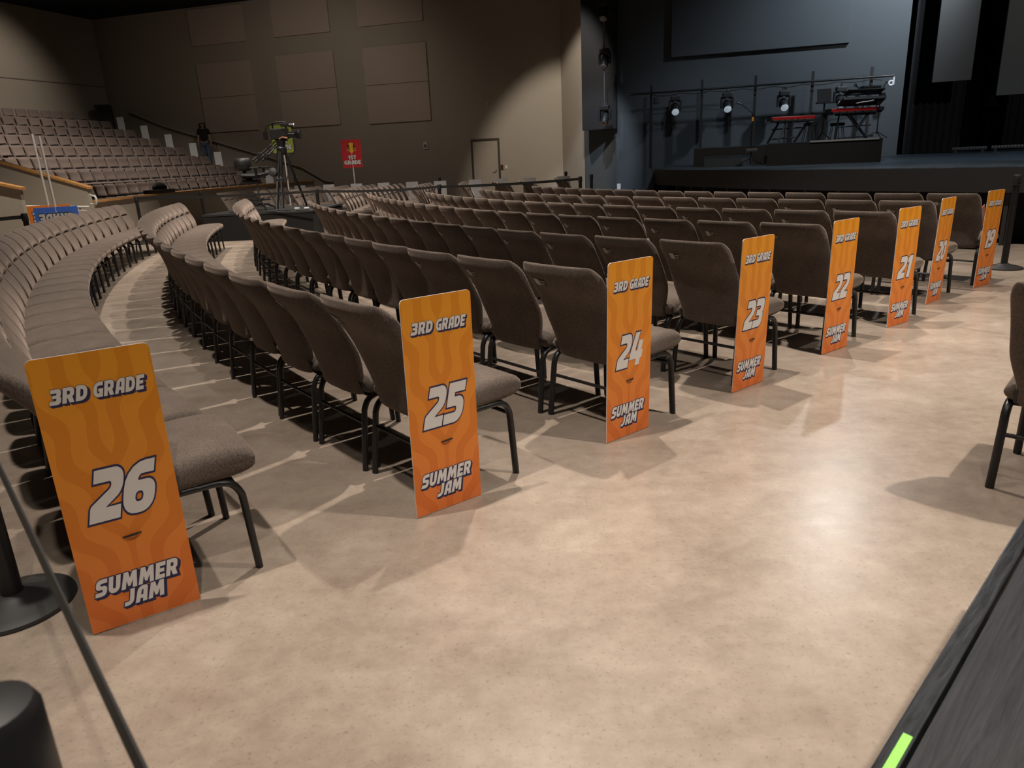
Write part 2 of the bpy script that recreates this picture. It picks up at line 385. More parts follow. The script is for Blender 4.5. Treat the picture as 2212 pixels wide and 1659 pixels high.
# ------------------------------------------------------------------ stacking chair
HW, ZT = .239, .897
def back_c(z):                                     # centre line of the backrest (y) at a height
    s = (z - .37) / (ZT - .37); return -.205 - .055 * s - .178 * s * s
def back_w(z):
    s = min(1, max(0, (z - .37) / .24)); s = s * s * (3 - 2 * s); return .190 + (HW - .190) * s
def back_b(z): return .028 + .020 * math.exp(-((z - .83) / .075) ** 2) + .004 * math.exp(-((z - .55) / .1) ** 2)
def make_back():
    mb = MB(); N = 30; L = []; r = .072
    zs = sorted([.372 + (ZT - r - .372) * i / 15 for i in range(16)] + [.688, .695, .700, .705, .712])
    rings = [(.360, .45, 1 - .16), (.364, .8, 1 - .06)] + [(z, 1, 1) for z in zs]
    for q in (14, 28, 42, 55, 67, 78, 87): rings.append((ZT - r + r * sin(rad(q)), max(.10, cos(rad(q)) ** .95), 1 - (1 - cos(rad(q))) * .13))
    for (z, kb, kw) in rings:
        a, b, yc = back_w(z) * kw, back_b(z) * kb, back_c(z); ring = []
        crease = math.exp(-((z - .70) / .013) ** 2)
        for j in range(N):
            t_ = 2 * pi * j / N; c_, s_ = cos(t_), sin(t_)
            x = a * (abs(c_) ** .45) * (1 if c_ >= 0 else -1)
            y = b * (abs(s_) ** .62) * (1 if s_ >= 0 else -1)
            u = x / HW
            if s_ > 0: y *= 1 + .30 * (1 - u * u) - crease * (.55 * (1 - abs(u) ** 6) + 1.15 * math.exp(-(u / .35) ** 2)) + .22 * math.exp(-((z - .77) / .05) ** 2) * (1 - u * u) + .18 * math.exp(-((z - .55) / .09) ** 2) * (1 - u * u)
            ring.append((x, yc + y + .030 * u * u - .010, z))
        L.append(ring)
    return mb.loops(L).mesh('backrest', FAB, smooth=True)
def make_seat():
    mb = MB(); N = 28; L = []; r = .035
    xs = []
    for q in (86, 70, 50, 30, 12): xs.append((-HW - .004 + r - r * sin(rad(q)), cos(rad(q))))
    xs += [(-HW - .004 + r + (2 * HW + .008 - 2 * r) * i / 8, 1) for i in range(9)]
    for q in (12, 30, 50, 70, 86): xs.append((HW + .004 - r + r * sin(rad(q)), cos(rad(q))))
    for (x, k) in xs:
        ring = []; u = x / HW
        for j in range(N):
            t_ = 2 * pi * j / N; c_, s_ = cos(t_), sin(t_)
            wy = 1 - .05 * (1 - k)
            y = .030 + .242 * wy * (abs(c_) ** .55) * (1 if c_ > 0 else -1)
            zz = .055 * max(k, .10) ** .8 * (abs(s_) ** .75) * (1 if s_ > 0 else -1)
            z = .424 + zz + (.014 * (1 - u * u) * (1 - ((y - .03) / .26) ** 2) if s_ > 0 else 0) + .012 * (y - .03) / .24
            if s_ < 0 and y > .1: z -= .012 * (y - .1) / .15
            ring.append((x, y, z))
        L.append(ring)
    return mb.loops(L).mesh('seat', FAB, smooth=True)
def arc_pts(ctrl, n=6):
    P = [V(p) for p in ctrl]; out = []
    for i in range(len(P) - 1):
        p0, p1, p2, p3 = P[max(i - 1, 0)], P[i], P[i + 1], P[min(i + 2, len(P) - 1)]
        for k in range(n):
            s = k / n; out.append(.5 * ((2 * p1) + (p2 - p0) * s + (2 * p0 - 5 * p1 + 4 * p2 - p3) * s * s + (3 * p1 - p0 - 3 * p2 + p3) * s ** 3))
    return out + [P[-1]]
LX = .221
def leg_mesh(sx, front):
    x = sx * LX
    if front: c = [(x, .06, .366), (x, .125, .366), (x, .172, .352), (x, .199, .315), (x, .208, .26), (x + sx * .006, .222, .0)]
    else: c = [(x, -.08, .366), (x, -.145, .366), (x, -.190, .350), (x, -.215, .312), (x, -.224, .26), (x + sx * .006, -.252, .0)]
    p = arc_pts(c, 4); p[-1].z = 0
    mb = MB(); mb.tube(p, .0170, 10, ry=.0135, up=(0, 1, 0)); return mb.mesh('leg', BLK, smooth=50)
ME_BACK, ME_SEAT = make_back(), make_seat()
ME_LEG = [leg_mesh(s, f) for s in (-1, 1) for f in (True, False)]
def bar_mesh(name, p, q, r=.009):
    mb = MB(); mb.tube([p, q], r, 8); return mb.mesh(name, BLK, smooth=50)
ME_RAIL = [bar_mesh('side_rail', (s * LX, -.085, .366), (s * LX, .065, .366), .0145) for s in (-1, 1)]
ME_STR = [bar_mesh('stretcher', (-LX, -.226, .235), (LX, -.226, .235), .0095), bar_mesh('stretcher', (-LX, .205, .30), (LX, .205, .30), .0095)]
mb = MB(); mb.box((0, 0, .358), (.42, .36, .012)); ME_PAN = mb.mesh('seat_pan', BLK2)
ME_BRK = []
for s in (-1, 1):
    mb = MB(); mb.add([(s * .19, -.20, .37), (s * .205, -.20, .37), (s * .205, -.13, .345), (s * .19, -.13, .345), (s * .19, -.225, .43), (s * .205, -.225, .43), (s * .205, -.10, .37), (s * .19, -.10, .37)], [(0, 1, 2, 3), (4, 5, 6, 7), (0, 1, 5, 4), (1, 2, 6, 5), (2, 3, 7, 6), (3, 0, 4, 7)])
    ME_BRK.append(mb.mesh('bracket', BLK))
# small asset sticker on the rear of the backrest (plain pale patch and lines)
mb = MB()
def stick(x0, x1, z0, z1, off, mi):
    vs = []
    for (x, z) in ((x0, z0), (x1, z0), (x1, z1), (x0, z1)):
        u = x / HW; vs.append((x, back_c(z) - back_b(z) + .030 * u * u - .010 - off, z))
    mb.add(vs, [(0, 1, 2, 3)], mi)
stick(-.150, -.072, .778, .816, .0012, 0); stick(-.150, -.116, .779, .815, .0018, 1)
stick(-.112, -.074, .800, .805, .0018, 1); stick(-.110, -.082, .790, .7925, .0018, 1); stick(-.110, -.086, .784, .786, .0018, 1)
STK = [mat('sticker_black', (.016, .015, .014), .6), mat('sticker_print', (.46, .43, .39), .6)]
ME_STK = mb.mesh('sticker', STK, fixn=False)
def make_chair():
    t_ = thing('stacking_chair', 'x', 'chair')
    k = [link('seat', ME_SEAT, t_), link('backrest', ME_BACK, t_)]
    s_ = link('sticker', ME_STK, k[1]); s_['label'] = 'small dark sticker with pale print'; KIDS[k[1].name] = [s_]
    k += [link('leg', q, t_) for q in ME_LEG] + [link('side_rail', q, t_) for q in ME_RAIL] + [link('stretcher', q, t_) for q in ME_STR]
    k += [link('seat_pan', ME_PAN, t_), *[link('bracket', q, t_) for q in ME_BRK]]
    KIDS[t_.name] = k; return t_
chair0 = make_chair(); used = [False]
_o = 'first second third fourth fifth sixth seventh eighth ninth tenth eleventh twelfth thirteenth fourteenth fifteenth sixteenth seventeenth eighteenth nineteenth twentieth'.split()
ORD = lambda n: _o[n - 1] if n <= 20 else ('thirtieth' if n == 30 else ('twenty-' if n < 30 else 'thirty-') + _o[n % 10 - 1])
def place(R, th, label, group, dx=0, wide=1.0):
    if not used[0]: o = chair0; used[0] = True
    else: o = dup(chair0)
    p = pol(R, th); o.location = p
    o.rotation_euler = (0, 0, face_rz(-cos(rad(th)), -sin(rad(th))) + dx)
    o['label'] = label; o['group'] = group; o.scale = (wide, 1, 1)
    return o
RS = {19: 19.25, 20: 20.29, 21: 21.35, 22: 22.40, 23: 23.52, 24: 24.63, 25: 25.77, 26: 26.96}
PIT = {19: .499, 20: .498, 21: .501, 22: .508, 23: .515, 24: .553, 25: .543, 26: .545}
THS = {19: 220.40, 20: 220.25, 21: 220.60, 22: 220.50, 23: 220.50, 24: 220.50, 25: 220.40, 26: 220.25}
NCH = {19: 16, 20: 17, 21: 18, 22: 20, 23: 18, 24: 22, 25: 23, 26: 25}
COR = {19: [(0, -.05), (3, .06), (8, .09)], 20: [(0, -.12), (2, -.08), (4, .06), (6, .16), (8, .06)], 21: [(0, -.06), (2, .05), (5, .09), (9, -.02)],
       22: [(0, -.08), (2, .05), (4, .07), (7, -.08), (10, -.1)], 23: [(0, -.05), (1.5, .05), (5, -.03), (9, -.1)], 24: [(0, -.03), (1.2, .02), (3, -.08), (12, -.06)],
       25: [(0, -.03), (1.2, .01), (4, -.07), (12, -.05)], 26: [(0, -.025), (1, 0), (14, 0)]}
def interp(T, x):
    for (a, b), (c_, d) in zip(T, T[1:]):
        if x <= c_: return b + (d - b) * max(0, (x - a)) / (c_ - a)
    return T[-1][1]
for k in sorted(RS, reverse=True):
    for i in range(NCH[k]):
        lat = (.325 if k == 26 else .302) + i * PIT[k]; R = RS[k] - .19 + interp(COR[k], lat); th = THS[k] - math.degrees(lat / (RS[k] - .19))
        lab = ('brown fabric chair at the aisle end of the placard %s row' % NUMW[k]) if i == 0 else \
              ('brown fabric chair, %s from the aisle in the placard %s row' % (ORD(i + 1), NUMW[k]))
        place(R, th, lab, wide=max(1.0, PIT[k] / .506), dx=(-.10 if k == 26 and i == 0 else 0), group='brown chairs in the placard %s row' % NUMW[k])
# rows continuing beyond the belt barrier, each ended by a placard seen from its white back
CARDS = {17: (17.82, 182.4), 18: (18.66, 181.7), 19: (19.37, 180.5), 20: (20.05, 179.7), 21: (20.99, 179.0), 22: (21.79, 178.0), 23: (22.65, 176.9), 24: (23.49, 176.1), 25: (24.42, 175.1), 26: (25.40, 174.3), 27: (26.35, 173.4)}
START = {17: 187.6, 18: 188.6, 19: 190.2, 20: 190.0, 21: 190.0, 22: 190.0, 23: 188.4, 24: 182.3, 25: 182.0, 26: 181.8, 27: 181.5}
for k, (Rc, tc) in CARDS.items():
    R0 = (RS.get(k, Rc) if k < 23 else 22.95 if k == 23 else Rc)
    n_ = 0; lat = .33
    while True:
        th = tc + math.degrees(lat / Rc)
        if th > START[k]: break
        f_ = (th - tc) / (190 - tc); R = Rc + (R0 - Rc) * f_ - .19
        n_ += 1
        place(R, th, 'brown chair beyond the belt barrier, %s from the end placard, %s row from the stage' % (ORD(n_), ORD(k - 16)), 'brown chairs beyond the belt barrier')
        lat += .50
    if k == 27: continue
    o = link('row_placard', PLAC); p = pol(Rc + .165, tc); o.location = (p.x, p.y, .004)
    d = -V((cos(rad(tc)), sin(rad(tc)), 0)); o.rotation_euler = (0, 0, atan2(d.y, d.x) + pi); o.location = (pol(Rc - .165, tc).x, pol(Rc - .165, tc).y, .004)
    o['label'] = 'white-backed placard at the far end of the %s floor row from the stage' % ORD(k - 16); o['category'] = 'sign'; o['group'] = 'white-backed placards beyond the belt barrier'
# the chair across the aisle, cut by the right edge
o = place(24.05, 224.1, 'brown fabric chair across the aisle, cut off by the right edge of the view', 'brown chairs across the aisle')
fd = V((.72, .694)); o.rotation_euler = (0, 0, face_rz(fd.x, fd.y)); rt = V((fd.y, -fd.x)); pp = V((1.985, 2.745)) + rt * .228 + fd * .252
o.location = (pp.x, pp.y, 0)
# ------------------------------------------------------------------ room shell
ZC = 7.45
mb = MB(); mb.box((4, 14, -.1), (60, 62, .2)); struct(mb.build('floor', FLOOR))
mb = MB(); mb.box((4, 14, ZC + .1), (60, 62, .2)); struct(mb.build('ceiling', CEIL))
WD = V((-.956, .293)).normalized()                      # direction of the panelled wall, going left
D0 = at(1048, 344, 27.5).xy
WN = V((-WD.y, WD.x)); WN = WN if WN.y < 0 else -WN     # towards the room
def wall_slab(name, p, q, z0, z1, m_, back, th=.2):
    p, q, b = V(p), V(q), V(back).normalized() * th
    mb = MB(); mb.hexa([(*p, z0), (*q, z0), (*(q + b), z0), (*(p + b), z0), (*p, z1), (*q, z1), (*(q + b), z1), (*(p + b), z1)])
    return struct(mb.build(name, m_))
onw = lambda u, v: online(u, v, D0, WD)
CRN = online(239, 250, D0, WD).xy
RET = online(1217, 390, D0, WD).xy
PB = at(1936, 333, 20.8).xy
PA = online(1332, 350, PB, WD).xy
P1260 = at(1261, 350, 24.6).xy
wall_slab('wall_back', RET, CRN, 0, ZC, BEIGE, -WN)
LW = V((-.29, -.957)).normalized()
wall_slab('wall_left', CRN, CRN + LW * 26, 0, ZC, BEIGE, (-.957, .29))
wall_slab('wall_return', RET, P1260, 0, ZC, BEIGE, (1, .3), .15)
wall_slab('wall_side', P1260 + V((.02, -.05)), PA, 0, ZC, BLUE, (1, 1), .1)
wall_slab('wall_stage', PA, PB, 0, ZC, BLUE, -WN)
# seam along the left wall
q0 = online(0, 165, CRN, LW); q1 = online(222, 188, CRN, LW)
mb = MB(); a0, a1 = CRN + LW * .1, CRN + LW * 22
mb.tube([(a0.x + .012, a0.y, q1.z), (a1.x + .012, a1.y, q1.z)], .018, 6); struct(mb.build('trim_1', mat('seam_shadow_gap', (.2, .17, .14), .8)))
# rest of the hall, out of view
wall_slab('wall_right', (34, -17), (34, 45), 0, ZC, BLACKW, (1, 0))
wall_slab('wall_front', (-26, -16.8), (34, -16.8), 0, ZC, BEIGE, (0, -1))
# stage rear
wall_slab('wall_rear', PB + V((.2, 1.5)) , (34, 27.5), 0, ZC, BLACKW, (0, 1))
# door
def onwall_box(mb, u0, z0, u1, z1, off, th, mi=0):      # box on the panelled wall between two distances along it
    p, q = D0 + WD * u0, D0 + WD * u1
    a, b = WN * off, WN * (off + th)
    mb.hexa([(*(p + a), z0), (*(q + a), z0), (*(q + b), z0), (*(p + b), z0), (*(p + a), z1), (*(q + a), z1), (*(q + b), z1), (*(p + b), z1)], mi)
def walong(P): return (V(P.xy) - D0).dot(WD)
DARKF = mat('dark_door_frame', (.055, .045, .035), .5)
dl, drr = onw(1021, 303), onw(1075, 300); u0, u1, zt = walong(drr), walong(dl), dl.z
mb = MB(); onwall_box(mb, u0, 0, u1, zt - .05, .004, .03); dr_ = struct(mb.build('door_1', BEIGE))
mb = MB(); onwall_box(mb, u0 - .06, 0, u0, zt + .03, .004, .05); onwall_box(mb, u1, 0, u1 + .06, zt + .03, .004, .05); onwall_box(mb, u0, zt - .04, u1, zt + .03, .004, .05)
mb.build('frame', DARKF, dr_)
mb = MB(); p = D0 + WD * (u0 + .09); b_ = p + WN * .03; mb.tube([(*b_, 1.0), (*(b_ + WN * .06), 1.0), (*(b_ + WN * .06 + WD * .12), .99)], .014, 8)
mb.tube([(*b_, .96), (*(b_ + WN * .012), 1.04)], .02, 8); mb.build('handle', CHROME, dr_)
# small things on the wall
def wall_item(name, u, v, w_, h_, th, m_, label, cat):
    P = onw(u, v); s = walong(P); mb = MB(); onwall_box(mb, s - w_ / 2, P.z - h_ / 2, s + w_ / 2, P.z + h_ / 2, .004, th)
    return tag(mb.build(name, m_, bevel=.006), label, cat)
OFFW = mat('off_white_plastic', (.62, .6, .56), .4)
o = wall_item('wall_alarm', 920, 314, .17, .25, .05, OFFW, 'off-white wall alarm box between the panels and the door', 'alarm')
P = onw(920, 315); s = walong(P); mb = MB(); onwall_box(mb, s - .05, P.z - .06, s + .05, P.z + .05, .054, .012); mb.build('strobe', GREYM, o)
o = wall_item('card_reader', 1085, 361, .09, .16, .03, mat('maroon_plastic', (.10, .02, .015), .4), 'dark maroon card reader beside the door', 'card reader')
o = wall_item('light_switch', 1094, 361, .08, .13, .012, OFFW, 'white switch plate right of the card reader', 'switch')
P = onw(1094, 361); s = walong(P); mb = MB(); onwall_box(mb, s - .012, P.z - .03, s + .012, P.z + .03, .016, .008); mb.build('toggle', WHT, o)
P = onw(1052, 200); mb = MB(); P = V((*(P.xy + WN * .03), P.z)); mb.tube([P + V((0, 0, .55)), P, P - V((0, 0, .38))], .007, 6); o = tag(mb.build('pull_cord', mat('pale_cord', (.5, .46, .4), .6)), 'thin pale cord hanging on the wall above the door', 'cord')
mb = MB(); mb.tube([P - V((0, 0, .34)), P - V((0, 0, .42))], .016, 8); mb.build('cord_weight', OFFW, o)
P = online(1337, 403, PB, WD); mb = MB(); q = V((*(P.xy + WN * .012), P.z)); mb.box(q, (.11, .02, .17), rz=atan2(WD.y, WD.x)); tag(mb.build('wall_outlet', WHT, bevel=.005), 'white outlet plate low on the dark wall left of the stage', 'outlet')
# acoustic panels
PN = [('upper', (404, 23), (521, 7), (419, 101), 'left'), ('upper', (577, -45), (700, -60), (589, 82), 'middle'), ('upper', (762, -75), (905, -88), (777, 59), 'right'),
      ('lower', (425, 140), (540, 129), (440, 288), 'left'), ('lower', (595, 121), (720, 111), (614, 277), 'middle'), ('lower', (783, 104), (920, 90), (800, 268), 'right')]
for tier, tl, tr, bl, side in PN:
    a, b, c_ = onw(*tl), onw(*tr), onw(*bl); s0, s1 = walong(b), walong(a); z0, z1 = c_.z, min(a.z, ZC - .02)
    r_ = thing('acoustic_panel', 'beige %s panel of the %s row on the back wall' % ({'left': 'leftmost', 'middle': 'middle', 'right': 'rightmost'}[side] + ' fabric', tier), 'wall panel', group='acoustic panels on the back wall')
    zm = (z0 + z1) / 2 + .02
    for (q0, q1) in (((z0, zm - .006), (zm + .006, z1)) if tier == 'lower' else ((z0, z1),)):
        mb = MB(); onwall_box(mb, s0, q0, s1, q1, .004, .06); mb.build('panel_board', PANEL, r_, bevel=.012)
# handrail along the stairs
pts = [onw(285, 243), onw(360, 274), onw(655, 361), onw(705, 390), onw(722, 391)]
pts = [V((*(p.xy + WN * .09), p.z)) for p in pts]
r_ = thing('handrail', 'beige handrail sloping down the back wall beside the stairs', 'handrail')
mb = MB(); mb.tube(pts, .032, 10); mb.build('rail', BEIGE, r_, smooth=50)
for k in range(1, 7):
    q = pts[0].lerp(pts[3], k / 7) ; q = pts[1].lerp(pts[2], (k - .5) / 6.5)
    mb = MB(); mb.tube([q - V((0, 0, .02)), q - V((0, 0, .07)), q - V((0, 0, .09)) - V((*WN, 0)) * .08], .009, 6); mb.build('bracket', GREYM, r_)
# ------------------------------------------------------------------ raked seating
RAMP = lambda k: 29.6 + 1.05 * (k - 1)
ZF = lambda k: .45 + .37 * (k - 1)
CARPET = fabric('dark_carpet', (.055, .045, .038), (.085, .07, .06), 60)
TH_W = 187.0
def sector(mb, R0, R1, a0, a1, z0, z1, n=24, mi=0):
    b = len(mb.v)
    for i in range(n + 1):
        a = a0 + (a1 - a0) * i / n
        mb.v += [tuple(pol(R0, a, z0)), tuple(pol(R1, a, z0)), tuple(pol(R1, a, z1)), tuple(pol(R0, a, z1))]
    for i in range(n):
        for j in range(4):
            p, q = b + i * 4 + j, b + i * 4 + (j + 1) % 4
            mb.f.append([p, q, q + 4, p + 4]); mb.m.append(mi)
    mb.f.append([b, b + 1, b + 2, b + 3]); mb.m.append(mi); e = b + n * 4; mb.f.append([e + 3, e + 2, e + 1, e]); mb.m.append(mi)
    return mb
for k in range(1, 9):
    mb = MB(); sector(mb, RAMP(k) - .62, RAMP(k) + .43 if k < 8 else RAMP(8) + .62, 160.9 + .10 * (k - 1) * 0, TH_W, 0, ZF(k)); struct(mb.build('floor_tier', CARPET))
mb = MB(); sector(mb, 28.42, RAMP(1) - .62, 161.0, TH_W, 0, .12); struct(mb.build('floor_tier', CARPET))
# low curved wall with a wooden cap in front of the first raked row
mb = MB(); sector(mb, 28.28, 28.42, 160.2, 187.2, 0, .90, 40); struct(mb.build('wall_knee', BEIGE))
mb = MB(); sector(mb, 28.22, 28.48, 160.2, 187.2, .90, .94, 40); struct(mb.build('trim_2', WOOD))
# side walls of the entry passage, wood capped
def rake_wall(name, tn, th, R0, R1, z0, slope, t0=.15):
    d = V((cos(rad(th)), sin(rad(th)))); s = V((-d.y, d.x)) * t0
    p, q = pol(R0, th).xy, pol(R1, th).xy; za, zb = z0, z0 + slope * (R1 - R0)
    mb = MB(); mb.hexa([(*p, 0), (*q, 0), (*(q + s), 0), (*(p + s), 0), (*p, za), (*q, zb), (*(q + s), zb), (*(p + s), za)]); struct(mb.build(name, BEIGE))
    e = s.normalized() * .05; p2 = p - d * .04
    mb = MB(); mb.hexa([(*(p2 - e), za), (*(q - e), zb), (*(q + s + e), zb), (*(p2 + s + e), za), (*(p2 - e), za + .045), (*(q - e), zb + .045), (*(q + s + e), zb + .045), (*(p2 + s + e), za + .045)]); struct(mb.build(tn, WOOD))
rake_wall('wall_passage', 'trim_3', 187.4, 28.25, 36, 1.19, .37)
rake_wall('wall_passage', 'trim_4', 193.6, 28.3, 33, 1.265, .3)
# theatre seats on the tiers
def make_tseat():
    t_ = thing('theatre_seat', 'x', 'seat')
    mb = MB(); W_ = .232; L = []
    for (z, kb, kw) in [(.33, .7, .97), (.345, 1, 1), (.50, 1.15, 1), (.55, 1.15, 1), (.565, .85, 1), (.70, .85, 1), (.75, .8, .99), (.775, .6, .96), (.785, .3, .92)]:
        yc = -.20 - .17 * (z - .34); ring = []
        for j in range(20):
            a = 2 * pi * j / 20; x = W_ * kw * abs(cos(a)) ** .35 * (1 if cos(a) > 0 else -1); y = .048 * kb * abs(sin(a)) ** .6 * (1 if sin(a) > 0 else -1)
            if sin(a) > 0 and z < .62: y += .020 * (1 - (x / W_) ** 2)
            ring.append((x, yc + y, z))
        L.append(ring)
    b_ = mb.loops(L).build('backrest', FABT, t_, smooth=True)
    mb = MB(); L = []
    for (y, k_) in [(-.18, .6), (-.15, 1), (.10, 1), (.19, 1), (.225, .8), (.24, .4)]:
        L.append([(.238 * (1 - .04 * (1 - k_)) * abs(cos(a)) ** .35 * (1 if cos(a) > 0 else -1), y, (.42 + .045 * k_ * abs(sin(a)) ** .6 * (1 if sin(a) > 0 else -1))) for a in [2 * pi * j / 18 for j in range(18)]])
    s_ = mb.loops(L).build('seat', FABT, t_, smooth=True)
    mb = MB(); mb.box((.258, .0, .50), (.035, .26, .04)); mb.box((.258, -.05, .25), (.028, .10, .48)); ar = mb.build('armrest', BLK2, t_, bevel=.008)
    mb = MB(); mb.box((0, -.05, .16), (.10, .16, .32)); mb.box((0, -.02, .345), (.36, .34, .03)); ft = mb.build('pedestal', BLK2, t_)
    KIDS[t_.name] = [b_, s_, ar, ft]; return t_
ts0 = make_tseat(); first = True
TMAX = [186.2, 184.2, 181.6, 179.0, 176.4, 174.2, 172.0, 170.0]
for k in range(1, 9):
    R = RAMP(k) - .28; i = 0; p_ = math.degrees(.545 / R)
    while True:
        th = 163.15 + p_ * (i + .5)
        if th > TMAX[k - 1]: break
        o = ts0 if first else dup(ts0); first = False
        o.location = pol(R, th, ZF(k)); o.rotation_euler = (0, 0, face_rz(-cos(rad(th)), -sin(rad(th))))
        o['label'] = 'brown theatre seat, %s from the stairs in the %s raked row up' % (ORD(i + 1), ORD(k)); o['group'] = 'theatre seats on the raked rows'
        i += 1
# white cards at the stair ends of the raked rows
for k in (1, 3, 4, 5, 6, 7):
    o = link('row_placard', PLAC); th = 162.75; d = V((cos(rad(th)), sin(rad(th))))
    p = pol(RAMP(k) - .42, th, ZF(k) + .02); o.location = p; o.rotation_euler = (rad(-2), 0, atan2(d.y, d.x))
    tag(o, 'white-backed placard at the stair end of the %s raked row up' % ORD(k), 'sign', 'white-backed placards up the stairs')
# dark cabinet in the upper corner
p = at(252, 238, 31.2); mb = MB(); q = pol(36.9, 161.9, ZF(8)); mb.box((q.x, q.y, ZF(8) + .55), (.55, .5, 1.1), rz=.3); o = tag(mb.build('speaker_cabinet', BLK2, bevel=.03), 'dark cabinet in the upper corner beside the top raked row', 'cabinet')
mb = MB(); mb.box((q.x + .27 * cos(.3 - 1.2), q.y - .27, ZF(8) + .62), (.44, .02, .8), rz=.3); mb.build('grille', BLK, o)
# ------------------------------------------------------------------ stage
ZS = 1.02; RST = 16.1
mb = MB(); arc = [pol(RST, a).xy for a in [189 + 111 * i / 50 for i in range(51)]]
poly = arc + [V((33, 6)), V((33, 26)), V((12, 26)), PB + V((-.02, -.02)), online(1452, 350, PB, WD).xy + WN * .02]
n = len(poly)
mb.add([(*p, ZS - .05) for p in poly] + [(*p, ZS) for p in poly], [tuple(reversed(range(n))), tuple(range(n, 2 * n))] + [(i, (i + 1) % n, n + (i + 1) % n, n + i) for i in range(n)])
struct(mb.build('floor_stage', STAGEP))
mb = MB(); sector(mb, RST - .05, RST + .005, 189, 300, ZS - .33, ZS - .012, 60); struct(mb.build('trim_5', FASCIA))
mb = MB(); sector(mb, RST - .55, RST - .50, 189, 300, 0, ZS - .05, 60); struct(mb.build('wall_skirt', BLACKW))
mb = MB()
for a in [190 + 2.3 * i + (.5 if i % 3 else 0) for i in range(30)]:
    q = pol(RST - .12, a); mb.box((q.x, q.y, (ZS - .05) / 2), (.05, .09, ZS - .06), rz=rad(a) + pi / 2)
struct(mb.build('trim_6', mat('stage_studs', (.02, .02, .021), .6)))
a_, b_ = pol(RST - .02, 189).xy, online(1452, 350, PB, WD).xy
mb = MB(); s = V((-.25, -.02)); mb.hexa([(*a_ , 0), (*(b_ + WN * .1), 0), (*(b_ + WN * .1 + s * 1.4), 0), (*(a_ + s * 1.6), 0), (*a_, ZS - .06), (*(b_ + WN * .1), ZS - .06), (*(b_ + WN * .1 + s * .1), ZS - .06), (*(a_ + s * .1), ZS - .06)])
struct(mb.build('trim_7', BLACKW))
# dark hanging baffle with a vertical pipe of lamps at the left of the stage
A0, A1 = at(1258, 282, 23.6), at(1332, 281, 22.9); zb = 2.12
mb = MB(); nn_ = V((-.3, -1)).normalized(); d = (A1 - A0).xy; e = V((.2, .9)) * .35
mb.hexa([(*A0.xy, zb), (*A1.xy, zb), (*(A1.xy + e), zb), (*(A0.xy + e), zb), (*A0.xy, ZC), (*A1.xy, ZC), (*(A1.xy + e), ZC), (*(A0.xy + e), ZC)])
tag(mb.build('hanging_baffle', mat('navy_black_cloth', (.004, .005, .008), .8)), 'tall dark baffle hanging left of the stage behind a column of lamps', 'baffle')
p0, p1 = at(1306, 0, 22.4), at(1306, 275, 22.4)
mb = MB(); mb.tube([(p1.x, p1.y, 2.25), (p1.x, p1.y, ZC)], .025, 10); tag(mb.build('lighting_pipe', GREYM, smooth=50), 'vertical grey pipe carrying three lamps left of the stage', 'pipe')
LENS = mat('lamp_lens', (.78, .86, .9), .15, 0, .8, (.75, .9, 1), .30); t = NT(LENS)
vo = t.new('ShaderNodeTexVoronoi'); vo.inputs['Scale'].default_value = 22; t.L(t.coord(), vo.inputs['Vector'])
t.base(t.ramp(vo.outputs['Distance'], [(.25, (.85, .9, .93)), (.6, (.12, .15, .17))]))
LENSW = mat('warm_lamp_lens', (.24, .21, .18), .3)
def moving_head(loc, hang, rz, tilt, label, group, lens=LENS):
    t_ = thing('moving_head_light', label, 'stage light', loc, rz, group)
    mb = MB(); mb.box((0, 0, -.12), (.26, .20, .13)); mb.build('base', BLK2, t_, bevel=.02)
    mb = MB(); mb.tube([(0, 0, .04), (0, 0, -.06)], .022, 8); mb.tube([(-.05, 0, .03), (-.05, 0, -.06)], .014, 6); mb.tube([(.05, 0, .03), (.05, 0, -.06)], .014, 6); mb.build('clamp', GREYM, t_)
    for s in (-1, 1):
        mb = MB(); mb.box((s * .155, 0, -.31), (.05, .11, .30)); mb.box((s * .10, 0, -.19), (.12, .11, .05)); mb.build('yoke_arm', BLK2, t_, bevel=.015)
    R = M.Rotation(tilt, 3, 'X'); c_ = V((0, 0, -.40))
    mb = MB(); mb.lathe([(.04, .20), (.085, .19), (.115, .12), (.12, 0), (.115, -.16), (.105, -.18), (.085, -.175)], 20, c_, R=R); h = mb.build('head', BLK2, t_, smooth=40)
    mb = MB(); mb.lathe([(.104, -.176), (.098, -.188), (.06, -.197), (.002, -.200)], 20, c_, R=R); mb.build('lens', lens, h, smooth=50)
    return t_
for i, (v, lab) in enumerate([(-8, 'topmost'), (98, 'middle'), (222, 'lowest')]):
    p = at(1316, v, 22.2); moving_head((p1.x + .01, p1.y - .02, p.z), 1, -.45, rad(-38), '%s lamp on the vertical pipe left of the stage' % lab, 'lamps on the vertical pipe', LENSW)
# projection panel on the stage wall
mb = MB(); a, b = online(1450, 127, PB, WD), online(1834, 91, PB, WD); w0 = WN * .06
p, q = a.xy, b.xy; z0, z1 = (a.z + b.z) / 2, ZC - .6
mb.hexa([(*(p), z0), (*(q), z0), (*(q + WN * .11), z0), (*(p + WN * .11), z0), (*p, z1), (*q, z1), (*(q + WN * .11), z1), (*(p + WN * .11), z1)])
tag(mb.build('wall_screen', BLUE, bevel=.01), 'large flat slate-coloured screen panel high on the stage wall', 'screen')
